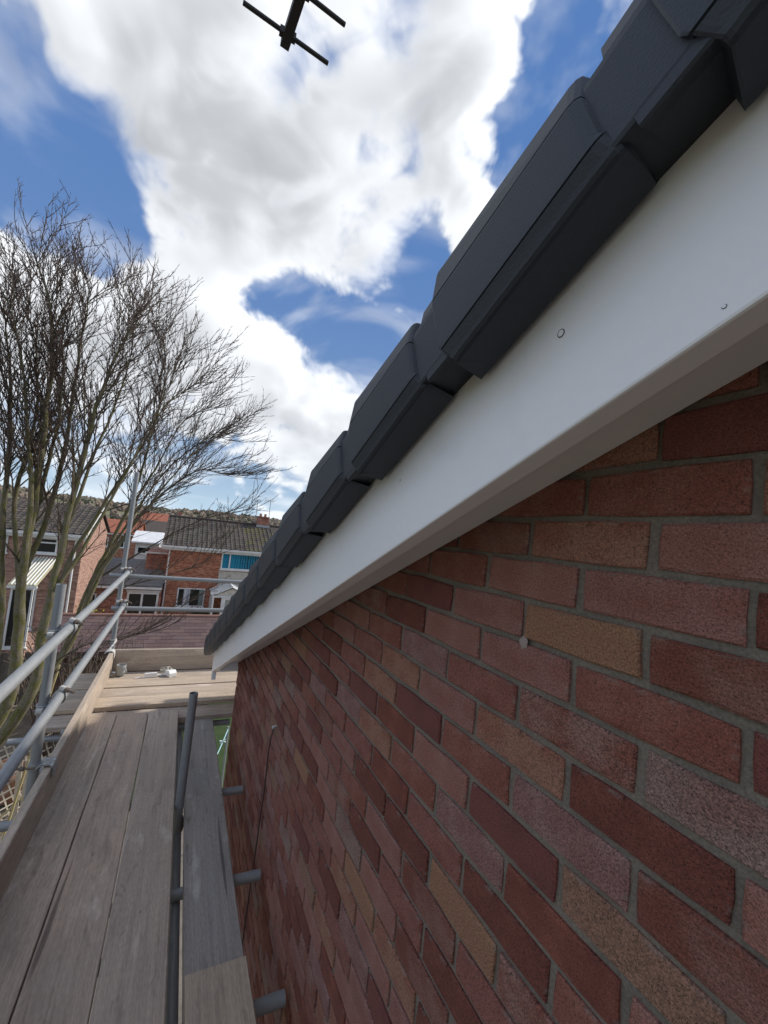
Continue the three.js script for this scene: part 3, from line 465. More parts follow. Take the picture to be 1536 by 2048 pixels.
function tileSlope(par, x0, cols, eave, ridge, most, mossAt) {          // eave / ridge: [y, z]
  const dy = ridge[0] - eave[0], dz = ridge[1] - eave[1], L = Math.hypot(dy, dz), rows = Math.ceil(L / 0.325), ang = Math.atan2(dy, -dz); let n = 0;
  for (let r = 0; r < rows; r++) for (let c = 0; c < cols && n < most; c++, n++) {
    const t = (r * 0.325 - 0.03) / L, m = part(par, 'roof_tile', tileGeo, mossAt && mossAt(c, r) ? mossy : tilesA[Math.floor(rnd() * 4)]);
    m.position.set(x0 + c * 0.30, eave[0] + dy * t + 0.012 + rr(-0.004, 0.004), eave[1] + dz * t); m.rotation.set(ang + rr(-0.008, 0.008), rr(-0.006, 0.006), 0);
  }
}
function windowAt(par, x0, x1, y0, y1, z, posts = [], { rail = null, curtain = null, sill = true, mat = paint, fr = 0.07 } = {}) {
  const g = [bx(x0, x1, y1 - fr, y1, z - 0.03, z + 0.05), bx(x0, x1, y0, y0 + fr, z - 0.03, z + 0.05), bx(x0, x0 + fr, y0 + fr, y1 - fr, z - 0.03, z + 0.05), bx(x1 - fr, x1, y0 + fr, y1 - fr, z - 0.03, z + 0.05)];
  for (const p of posts) g.push(bx(p - fr / 2, p + fr / 2, y0 + fr, y1 - fr, z - 0.03, z + 0.048));
  if (rail !== null) g.push(bx(x0 + fr, x1 - fr, rail - fr / 2, rail + fr / 2, z - 0.03, z + 0.046));
  const w = part(par, 'window', merge(g), mat);
  const cuts = [x0 + fr, ...posts, x1 - fr];
  for (let i = 0; i + 1 < cuts.length; i++) part(w, 'pane', bx(cuts[i] + (i ? fr / 2 : 0), cuts[i + 1] - (i + 2 < cuts.length ? fr / 2 : 0), y0 + fr, y1 - fr, z + 0.0, z + 0.008), glass);
  if (sill) part(w, 'sill', bx(x0 - 0.06, x1 + 0.06, y0 - 0.07, y0 - 0.002, z - 0.02, z + 0.11), mat);
  if (curtain) for (const [a, b, mt, lo] of curtain) { const n = Math.max(8, Math.round((b - a) / 0.05)), P = []; const f = (i) => [a + (b - a) * i / n, z + 0.014 + 0.012 * Math.sin(i * 1.9) + 0.006 * Math.sin(i * 4.3)]; for (let i = 0; i < n; i++) { const [xa, za] = f(i), [xb, zb] = f(i + 1), yl = lo ?? y0 + fr; P.push(xa, yl, za, xb, yl, zb, xb, y1 - fr, zb, xa, yl, za, xb, y1 - fr, zb, xa, y1 - fr, za); } const q = new THREE.BufferGeometry(); q.setAttribute('position', new THREE.Float32BufferAttribute(P, 3)); part(w, 'curtain', boxUv(q), mt); }
  return w;
}
const Y = (y) => EYE + y;
{ // ---- two-storey house straight ahead
  const h = thing('neighbour_house', 'two-storey red brick house with blue curtains and mossy tiled roof behind the scaffold', 'house', [0, 0, 0]);
  const zF = -30, zR = -33.6, zB = -37.2, ye = Y(-1.78), yr = Y(0.0);
  part(h, 'wall', bx(-0.80, 9.5, 0, ye, zB + 0.3, zF), brickA);
  part(h, 'gable', prismX([[zF - 0.02, ye - 0.05], [zR, yr - 0.12], [zB + 0.32, ye - 0.05]], -0.795, 9.49), brickA);
  const rf = part(h, 'roof', prismX([[zF + 0.32, ye - 0.10], [zR, yr - 0.06], [zB, ye - 0.10], [zB, ye - 0.02], [zR, yr + 0.02], [zF + 0.32, ye - 0.02]], -1.12, 9.8), tilesA[1]);
  tileSlope(rf, -1.14, 24, [ye - 0.02, zF + 0.34], [yr + 0.0, zR], 300, (c, r) => c > 16 && rnd() < (c < 21 ? 0.55 : 0.22) * (r > 3 ? 1.1 : 0.7));
  part(rf, 'ridge_tiles', (() => { const g = new THREE.CylinderGeometry(0.11, 0.11, 10.9, 10, 24, true, -Math.PI / 2, Math.PI); g.rotateZ(Math.PI / 2); g.rotateX(0); g.translate(4.34, yr + 0.04, zR); return g; })(), tilesA[0]);
  const ch = part(rf, 'chimney', merge([bx(4.98, 5.80, yr - 0.2, Y(0.70), zR - 0.3, zR + 0.32), bx(4.93, 5.85, Y(0.62), Y(0.72), zR - 0.35, zR + 0.37)]), brickC);
  for (const x of [5.2, 5.55]) { const p = new THREE.CylinderGeometry(0.085, 0.1, 0.22, 12); p.translate(x, Y(0.83), zR); part(rf, 'chimney_pot', p, plain(.33, .17, .10, 0.9)); }
  part(rf, 'flashing', bx(4.9, 5.9, Y(-0.13), Y(0.05), zR + 0.325, zR + 0.40), plain(.36, .37, .38, 0.6));
  part(h, 'gutter', bx(-1.25, 9.6, ye - 0.16, ye - 0.03, zF + 0.28, zF + 0.42), paint); part(h, 'fascia', bx(-1.12, 9.6, ye - 0.31, ye - 0.17, zF + 0.21, zF + 0.25), paint); part(h, 'soffit', bx(-1.1, 9.6, ye - 0.32, ye - 0.312, zF, zF + 0.22), paint);
  const dp = rod(V(-0.70, 0.1, zF + 0.09), V(-0.70, ye - 0.14, zF + 0.09), 0.045, 10); part(h, 'downpipe', dp, paint);
  const blue = mottled([.012, .16, .27], [.02, .25, .38], 0.35, { grain: 0.25, fine: 22, rough: 0.9, res: 128 }), net = mottled([.52, .55, .60], [.40, .43, .47], 0.3, { grain: 0.15, rough: 0.9, res: 128 }), drape = mottled([.23, .31, .29], [.17, .23, .21], 0.3, { grain: 0.2, rough: 0.9, res: 128 });
  windowAt(h, 2.44, 4.95, Y(-3.16), Y(-2.05), zF, [2.98], { curtain: [[2.52, 2.94, blue], [3.02, 4.88, blue]], fr: 0.085 });
  part(h, 'wall_panel', (() => { const g = []; for (let i = 0; i < 9; i++) g.push(bx(2.38, 5.1, Y(-3.28 - 0.105 * (i + 1)), Y(-3.28 - 0.105 * i) - 0.012, zF + 0.002, zF + 0.03 + 0.004 * (i % 2))); return merge(g); })(), cream, 'cream clad panel under the blue curtained window');
  windowAt(h, 0.05, 1.68, Y(-5.68), Y(-4.50), zF, [0.52], { curtain: [[0.42, 0.80, net], [1.34, 1.66, drape]] });
  // far side and a flat shot of brick return to the left
  part(h, 'side_wing', bx(-2.05, -0.81, 0, Y(-2.45), zB + 0.5, zF - 1.6), brickC);
  part(h, 'wing_gutter', bx(-2.15, -0.82, Y(-2.55), Y(-2.46), zF - 1.62, zF - 1.48), paint);
}
{ // ---- single-storey rear extension with a grey lean-to roof and french doors
  const e = thing('rear_extension', 'single-storey brick extension with white french doors and grey lean-to roof', 'extension', [0, 0, 0]);
  const zF = -29.5; part(e, 'wall', bx(-6.6, -0.83, 0, Y(-4.42), -31.4, zF), brickC);
  const slate = mottled([.19, .185, .18], [.14, .135, .125], 1.1, { grain: 0.2, rough: 0.9, res: 256, sd: 8 });
  const rf = part(e, 'roof', prismX([[zF + 0.25, Y(-4.36)], [-33.2, Y(-3.15)], [-33.2, Y(-3.25)], [zF + 0.25, Y(-4.46)]], -6.8, -0.82), slate);
  for (let r = 0; r < 9; r++) for (let c = 0; c < 12; c++) { const t = r / 9, m = part(rf, 'slate', new THREE.BoxGeometry(0.49, 0.03, 0.46), slate); m.position.set(-6.55 + c * 0.5 + (r & 1 ? 0.12 : -0.12), Y(-4.36 + 1.21 * (t + 0.05)) + 0.018, zF + 0.25 - 3.95 * (t + 0.05)); m.rotation.x = 0.28; }
  part(e, 'gutter', bx(-6.8, -0.83, Y(-4.56), Y(-4.44), zF + 0.22, zF + 0.34), paint);
  windowAt(e, -2.66, -0.96, Y(-6.62), Y(-4.78), zF, [-1.86], { rail: null, sill: false, fr: 0.11 });
  part(e, 'door_head', bx(-2.72, -0.9, Y(-4.77), Y(-4.64), zF + 0.002, zF + 0.06), paint);
  windowAt(e, -5.6, -4.2, Y(-6.0), Y(-4.95), zF, [-4.9]);
}
{ // ---- white glazed porch against the house
  const p = thing('glazed_porch', 'white framed porch with a cream gable and glass roof beside the brick house', 'porch', [0, 0, 0]);
  const x0 = 2.05, x1 = 4.1, z0 = -29.96, z1 = -27.5, ye = Y(-4.62), yr = Y(-4.02), xm = (x0 + x1) / 2;
  part(p, 'base_wall', bx(x0, x1, 0, 0.55, z0, z1), cream);
  for (const [x, z] of [[x0, z1], [x1, z1], [x0, z0 + 0.1], [x0, (z0 + z1) / 2], [xm - 0.5, z1], [xm + 0.5, z1]]) part(p, 'post', bx(x - 0.05, x + 0.05, 0.551, ye, z - 0.05, z + 0.05), paint);
  part(p, 'eaves_beam', merge([bx(x0 - 0.07, x1 + 0.07, ye, ye + 0.1, z1 - 0.06, z1 + 0.08), bx(x0 - 0.07, x0 + 0.05, ye, ye + 0.1, z0, z1 - 0.061)]), paint);
  part(p, 'gable_panel', prismZ([[x0 + 0.1, ye + 0.11], [x1 - 0.1, ye + 0.11], [xm, yr - 0.03]], z1 - 0.02, z1 + 0.02), cream, 'cream triangular gable panel');
  for (const s of [-1, 1]) for (let i = 0; i <= 6; i++) { const z = z0 + 0.05 + (z1 - z0) * i / 6; part(p, 'rafter', rod(V(xm, yr + 0.06, z), V(xm + s * (x1 - x0) * 0.55, ye + 0.08, z), 0.04, 6), paint); if (i < 6) { const a = V(xm, yr + 0.04, z + 0.04), b = V(xm + s * 1.1, ye + 0.07, z + 0.04), g = new THREE.BufferGeometry(); const c = b.clone().setZ(z + 0.38), d = a.clone().setZ(z + 0.38); g.setAttribute('position', new THREE.Float32BufferAttribute([...a.toArray(), ...b.toArray(), ...c.toArray(), ...a.toArray(), ...c.toArray(), ...d.toArray()], 3)); part(p, 'roof_pane', boxUv(g), plain(.13, .14, .135, 0.12)); } }
  part(p, 'ridge_bar', rod(V(xm, yr + 0.09, z0), V(xm, yr + 0.09, z1 + 0.1), 0.05, 8), paint);
  const d = part(p, 'door', merge([bx(xm - 0.44, xm + 0.44, 0.56, 0.7, z1 - 0.02, z1 + 0.04), bx(xm - 0.44, xm + 0.44, 1.35, 1.47, z1 - 0.02, z1 + 0.04), bx(xm - 0.44, xm - 0.32, 0.701, 1.349, z1 - 0.02, z1 + 0.04), bx(xm + 0.32, xm + 0.44, 0.701, 1.349, z1 - 0.02, z1 + 0.04), bx(xm - 0.44, xm + 0.44, ye - 0.14, ye - 0.02, z1 - 0.02, z1 + 0.04), bx(xm - 0.44, xm - 0.32, 1.471, ye - 0.141, z1 - 0.02, z1 + 0.04), bx(xm + 0.32, xm + 0.44, 1.471, ye - 0.141, z1 - 0.02, z1 + 0.04)]), paint);
  part(d, 'pane', merge([bx(xm - 0.32, xm + 0.32, 0.7, 1.35, z1, z1 + 0.01), bx(xm - 0.32, xm + 0.32, 1.47, ye - 0.14, z1, z1 + 0.01)]), plain(.30, .31, .27, 0.3));
  part(p, 'side_pane', bx(x0 - 0.005, x0 + 0.005, 0.551, ye, z0 + 0.16, z1 - 0.06), plain(.17, .18, .20, 0.15));
}
{ // ---- house on the left, behind the tree
  const h = thing('neighbour_house', 'brown brick house with dark tiled roof and white windows behind the bare tree', 'house', [0, 0, 0]);
  const zF = -25, zR = -28.5, zB = -32, ye = Y(-1.30), yr = Y(0.06), xr = -4.42;
  part(h, 'wall', bx(-14, xr, 0, ye, zB + 0.3, zF), brickB);
  part(h, 'gable', prismX([[zF - 0.02, ye - 0.04], [zR, yr - 0.14], [zB + 0.32, ye - 0.04]], -13.99, xr - 0.005), brickB);
  const rf = part(h, 'roof', prismX([[zF + 0.3, ye - 0.12], [zR, yr - 0.07], [zB, ye - 0.12], [zB, ye - 0.03], [zR, yr + 0.01], [zF + 0.3, ye - 0.03]], -14.2, xr + 0.12), tilesA[1]);
  tileSlope(rf, -8.9, 15, [ye - 0.03, zF + 0.32], [yr - 0.01, zR], 200, null);
  part(rf, 'bargeboard', prismX([[zF + 0.32, ye - 0.30], [zR, yr - 0.24], [zR, yr + 0.06], [zF + 0.32, ye - 0.0]], xr + 0.122, xr + 0.16), paint);
  part(rf, 'chimney', bx(-10.2, -9.3, yr - 0.3, yr + 0.9, zR - 0.3, zR + 0.3), brickC);
  part(h, 'gutter', bx(-14.1, xr + 0.1, ye - 0.18, ye - 0.05, zF + 0.26, zF + 0.40), paint); part(h, 'fascia', bx(-14, xr + 0.1, ye - 0.33, ye - 0.19, zF + 0.2, zF + 0.24), paint);
  part(h, 'downpipe', rod(V(-4.7, 0.1, zF + 0.08), V(-4.7, ye - 0.16, zF + 0.08), 0.05, 10), paint);
  windowAt(h, -6.30, -5.42, Y(-2.36), Y(-1.62), zF, [], { rail: Y(-1.85) }); windowAt(h, -8.5, -7.3, Y(-2.42), Y(-1.66), zF, [-7.9]);
  windowAt(h, -6.85, -5.95, Y(-5.95), Y(-4.05), zF, [], { sill: true }); windowAt(h, -9.2, -7.7, Y(-5.5), Y(-4.1), zF, [-8.4]);
}
{ // ---- cream conservatory of the left house
  const c = thing('conservatory', 'small conservatory with a pale yellow ribbed roof seen through the tree stems', 'conservatory', [0, 0, 0]);
  const x0 = -6.1, x1 = -5.35, zF = -22, yE = Y(-3.42), yT = Y(-2.55), ribM = mottled([.50, .46, .29], [.42, .39, .25], 0.7, { grain: 0.12, rough: 0.6, res: 128 });
  const rf = part(c, 'roof', prismX([[zF + 0.1, yE], [-24.95, yT], [-24.95, yT - 0.04], [zF + 0.1, yE - 0.04]], x0 - 0.1, x1 + 0.1), ribM);
  for (let i = 0; i <= 6; i++) part(rf, 'glazing_bar', rod(V(x0 + (x1 - x0) * i / 6, yE + 0.02, zF + 0.1), V(x0 + (x1 - x0) * i / 6, yT + 0.02, -24.9), 0.03, 6), paint);
  part(c, 'gutter', bx(x0 - 0.12, x1 + 0.12, yE - 0.13, yE - 0.041, zF + 0.02, zF + 0.14), paint);
  part(c, 'dwarf_wall', bx(x0, x1, 0, 0.7, -24.95, zF), brickB);
  windowAt(c, x0, x1, 0.71, yE - 0.14, zF - 0.04, [-5.72], { sill: true });
}
{ // ---- low outbuilding with the plum-coloured shingle roof
  const s = thing('outbuilding', 'low outbuilding with plum-brown shingle roof just beyond the platform', 'outbuilding', [0, 0, 0]);
  const yE = Y(-4.12), zE = -14.55, yR = Y(-3.40), zR = -16.15, x0 = -3.4, x1 = 1.55;
  part(s, 'wall', bx(x0 + 0.2, x1 - 0.2, 0, yE - 0.12, zR - 1.4, zE - 0.3), mottled([.09, .05, .035], [.12, .07, .05], 0.9, { grain: 0.3, rough: 0.9, res: 128 }), 'dark stained boarded wall under the eaves');
  const shM = [[.118, .072, .068], [.135, .085, .078], [.100, .063, .062], [.125, .082, .080]].map((c, i) => mottled(c, c.map((x) => x * 0.82), 0.4, { grain: 0.3, fine: 60, rough: 0.95, res: 128, sd: i + 20 }));
  const rf = part(s, 'roof', prismX([[zE, yE - 0.06], [zR, yR - 0.05], [zR - 1.6, yE - 0.06], [zR - 1.6, yE], [zR, yR], [zE, yE]], x0, x1), shM[2]);
  const L = Math.hypot(yR - yE, zR - zE), ang = Math.atan2(yR - yE, zE - zR), tabs = [0.325, 0.322, 0.327].map((w) => new THREE.BoxGeometry(w, 0.009, 0.2));
  for (let r = 0; r < 10; r++) for (let c = 0; c < 15; c++) { const t = (r * 0.172 + 0.085) / L, m = part(rf, 'shingle', tabs[(r + c) % 3], shM[Math.floor(rnd() * 4)]); m.position.set(x0 + 0.17 + c * 0.3305 + (r & 1 ? 0.15 : 0) - (c === 14 && r & 1 ? 0.15 : 0), yE + (yR - yE) * t + 0.011 + rr(0, 0.003), zE + (zR - zE) * t); m.rotation.x = ang - 0.035; m.rotation.y = rr(-0.004, 0.004); }
  for (let c = 0; c < 16; c++) { const g = new THREE.CylinderGeometry(0.07, 0.07, 0.31, 10, 1, true, -Math.PI / 2, Math.PI); g.rotateZ(Math.PI / 2); const m = part(rf, 'ridge_cap', g, plain(.24, .13, .10, 0.95)); m.position.set(x0 + 0.15 + c * 0.31, yR + 0.0, zR); }
  part(s, 'fascia', bx(x0, x1, yE - 0.17, yE - 0.065, zE - 0.03, zE - 0.005), plain(.10, .06, .045, 0.9));
}
{ // ---- rooftops beyond
  const mk = (name, label, x, z, w, d, yE, yR, wm, rm, extra) => {
    const h = thing(name, label, 'house', [x, 0, z], 'houses beyond the gardens');
    part(h, 'wall', bx(-w / 2, w / 2, 0, yE, -d, 0), wm); part(h, 'gable', prismX([[-0.01, yE - 0.02], [-d / 2, yR - 0.06], [-d + 0.01, yE - 0.02]], -w / 2 + 0.005, w / 2 - 0.005), wm);
    const rf = part(h, 'roof', prismX([[0.3, yE - 0.15], [-d / 2, yR - 0.05], [-d - 0.3, yE - 0.15], [-d - 0.3, yE - 0.05], [-d / 2, yR + 0.05], [0.3, yE - 0.05]], -w / 2 - 0.2, w / 2 + 0.2), rm);
    part(rf, 'chimney', bx(w * 0.3, w * 0.3 + 0.7, yR - 0.4, yR + 0.8, -d / 2 - 0.3, -d / 2 + 0.3), brickC);
    part(h, 'gutter', bx(-w / 2 - 0.2, w / 2 + 0.2, yE - 0.28, yE - 0.16, 0.2, 0.33), paint);
    for (const wx of [-w * 0.28, w * 0.2]) { windowAt(h, wx - 0.6, wx + 0.6, yE - 1.75, yE - 0.65, 0, [wx]); windowAt(h, wx - 0.6, wx + 0.6, yE - 4.3, yE - 3.1, 0, [wx]); }
    if (extra) extra(h); return h;
  };
  const redT = mottled([.32, .10, .055], [.24, .085, .05], 1.4, { grain: 0.3, rough: 0.9, res: 128, sd: 30 }), greyT = tilesA[0];
  const whiteClad = mottled([.66, .67, .68], [.58, .59, .61], 1.5, { grain: 0.06, rough: 0.6, res: 128, sd: 31 });
  const wh = thing('white_annexe', 'white boarded annexe with a grey window left of the brick house', 'annexe', [-3.0, 0, -43]);
  part(wh, 'wall', bx(-0.75, 1.1, 0, Y(-2.55), -5, 0), whiteClad); part(wh, 'roof', prismX([[0.3, Y(-2.62)], [-2.5, Y(-1.75)], [-5.2, Y(-2.62)], [-5.2, Y(-2.5)], [-2.5, Y(-1.63)], [0.3, Y(-2.5)]], -1.1, 1.3), whiteClad); windowAt(wh, -0.6, 0.85, Y(-3.55), Y(-2.95), 0, [0.45]);
  mk('distant_house', 'orange-roofed house showing between the tree and the upright', -7.2, -58, 4.6, 7, Y(-2.5), Y(-1.1), brickC, redT);
  mk('distant_house', 'grey-roofed house low behind the white annexe', -2.5, -66, 7, 7, Y(-2.4), Y(-0.9), brickB, greyT);
  mk('distant_house', 'distant house at the far left behind the stems', -26, -62, 11, 8, Y(-1.6), Y(0.6), brickB, greyT);
  mk('distant_house', 'orange-roofed house on the slope below the woodland', -4.0, -92, 8, 8, Y(-1.6), Y(0.3), brickC, redT);
  mk('distant_house', 'long roof seen at the hill foot right of the tall upright', 7, -110, 12, 8, Y(-1.8), Y(-0.2), brickB, greyT);
}
for (const [x, yb, yt, label] of [[4.85, -0.1, 1.98, 'left one of the two television aerials by the far chimney'], [5.83, -0.1, 2.08, 'right one of the two television aerials by the far chimney']]) {
  const t = thing('roof_aerial', label, 'aerial', [x, Y(yb), -33.6], 'aerials on the far roof'), m = plain(.30, .31, .32, 0.5, { metalness: 0.4 });
  part(t, 'mast', rod(V(0, 0, 0), V(0, yt - yb, 0), 0.022, 8), m); part(t, 'boom', rod(V(-0.45, yt - yb - 0.08, 0.3), V(0.3, yt - yb - 0.05, -0.2), 0.014, 6), m);
  for (let i = 0; i < 7; i++) { const k = i / 6, c = V(-0.45 + 0.75 * k, yt - yb - 0.08 + 0.03 * k, 0.3 - 0.5 * k); part(t, 'element', rod(c.clone().add(V(0.1, 0.1, 0.14)), c.clone().add(V(-0.1, -0.1, -0.14)), 0.009, 5), m); }
}

// ================================================================ GARDEN BELOW AND THE BARE TREE
{
  const f = thing('garden_fence', 'weathered grey-brown board fence behind the bare tree', 'fence', [0, 0, -17.6]);
  const fm = [[.14, .115, .09], [.17, .14, .11], [.12, .10, .08]].map((c, i) => mottled(c, c.map((x) => x * 0.75), 0.8, { grain: 0.3, rough: 0.95, res: 128, sd: 40 + i })), bg = bx(-0.068, 0.068, 0.05, 1.75, -0.008, 0.008);
  for (let i = 0; i < 60; i++) { const m = part(f, 'board', bg, fm[Math.floor(rnd() * 3)]); m.position.set(-12.2 + i * 0.143, rr(-0.02, 0.02), (i & 1) * 0.014); m.rotation.z = rr(-0.01, 0.01); }
  for (const y of [0.35, 1.45]) part(f, 'rail', bx(-12.3, -3.65, y - 0.04, y + 0.04, -0.07, -0.011), fm[0]);
  for (let i = 0; i < 6; i++) part(f, 'post', bx(-12.25 + i * 1.7, -12.15 + i * 1.7, 0, 1.85, -0.175, -0.075), fm[1]);
}
{ // big terracotta bowl with a red rim patch, seen past the near upright
  const p = thing('terracotta_planter', 'large flaking terracotta planter on the ground below the guard rail', 'planter', [-2.86, 0, -12.2]);
  const tm = mottled([.40, .20, .12], [.52, .36, .26], 0.5, { grain: 0.25, coarse: 6, rough: 0.95, res: 256, sd: 50 });
  part(p, 'bowl', new THREE.LatheGeometry([[0, 0.02], [0.22, 0.0], [0.30, 0.08], [0.40, 0.40], [0.42, 0.62], [0.46, 0.64], [0.46, 0.72], [0.41, 0.72], [0.38, 0.60], [0.34, 0.52], [0, 0.52]].map((q) => new THREE.Vector2(...q)), 32), tm);
  part(p, 'soil', new THREE.CylinderGeometry(0.365, 0.345, 0.06, 28).translate(0, 0.57, 0), mottled([.34, .15, .10], [.42, .27, .19], 0.3, { grain: 0.4, rough: 1, res: 128, sd: 52 }));
}
{ // pale trellis leaning over
  const t = thing('garden_trellis', 'pale wooden trellis of crossing slats lying below the scaffold', 'trellis', [-2.45, 0.55, -11.9]);
  const m = mottled([.50, .44, .34], [.40, .34, .25], 0.4, { grain: 0.2, rough: 0.9, res: 128, sd: 55 });
  for (let i = 0; i < 10; i++) part(t, 'slat', bx(-0.6 + i * 0.13 - 0.014, -0.6 + i * 0.13 + 0.014, -0.6, 0.9, 0, 0.009), m);
  for (let i = 0; i < 11; i++) part(t, 'slat', bx(-0.64, 0.62, -0.56 + i * 0.14 - 0.014, -0.56 + i * 0.14 + 0.014, 0.0095, 0.018), m);
  t.rotation.set(-0.55, 0.35, 0.5);
}
for (const [x, z, h, lx, lz, l] of [[-2.2, -8.6, 4.0, 0.22, -0.1, 'tall yellow bamboo cane beside the near upright'], [-2.7, -10.4, 2.3, 0.9, 0.3, 'leaning bamboo cane lower left of the walkway'], [-3.0, -10.9, 2.2, 1.2, 0.2, 'low slanting bamboo cane by the planter']]) {
  const t = solo('bamboo_cane', (() => { const pts = []; for (let i = 0; i <= 22; i++) { const k = i / 22; pts.push(new THREE.Vector2(0.017 + (i % 3 === 0 ? 0.004 : 0), k * h)); } const g = new THREE.LatheGeometry([new THREE.Vector2(0, 0), ...pts, new THREE.Vector2(0, h)], 9); return g; })(), mottled([.48, .40, .19], [.40, .32, .15], 0.3, { grain: 0.2, rough: 0.6, res: 128, sd: x }), l, 'cane', 'bamboo canes');
  t.position.set(x, 0, z); t.rotation.set(lz, 0, -lx * 0.6);
}
for (let i = 0; i < 5; i++) { const g = bx(-0.045, 0.045, 0, 1.25, -0.011, 0.011), t = solo('timber_slat', g, mottled([.58, .50, .38], [.46, .39, .29], 0.5, { grain: 0.2, rough: 0.9, res: 128, sd: 60 + i }), ['leftmost pale timber slat in front of the planter', 'second pale timber slat from the left by the planter', 'middle pale timber slat of the five by the planter', 'fourth pale timber slat from the left by the planter', 'rightmost pale timber slat beside the planter'][i], 'slat', 'pale timber slats by the planter'); t.position.set(-2.52 + i * 0.13, 0, -11.45 + 0.04 * i); t.rotation.set(0.06, 0, rr(-0.06, 0.04)); }
{ // washing line over the lawn
  const t = thing('washing_line', 'pale blue washing line with a knot above the lawn', 'washing line');
  const a = W(1.53, -5.0, -10.9), b = W(1.10, -5.02, -9.45), m = plain(.38, .62, .66, 0.6), k = a.clone().lerp(b, 0.4);
  part(t, 'cord', new THREE.TubeGeometry(new THREE.CatmullRomCurve3([a, a.clone().lerp(b, 0.5).add(V(0, -0.03, 0)), b]), 16, 0.011, 6), m);
  part(t, 'knot', merge([rod(k.clone().add(V(-0.07, 0.03, 0.02)), k.clone().add(V(0.07, -0.02, 0)), 0.014, 6), rod(k.clone().add(V(-0.05, -0.05, 0)), k.clone().add(V(0.05, 0.05, 0.02)), 0.012, 6)]), plain(.6, .72, .73, 0.6));
  const pm = plain(.34, .35, .36, 0.5, { metalness: 0.4 }); for (const q of [a, b]) part(t, 'post', rod(V(q.x, 0, q.z), V(q.x, q.y + 0.05, q.z), 0.024, 10), pm);
}

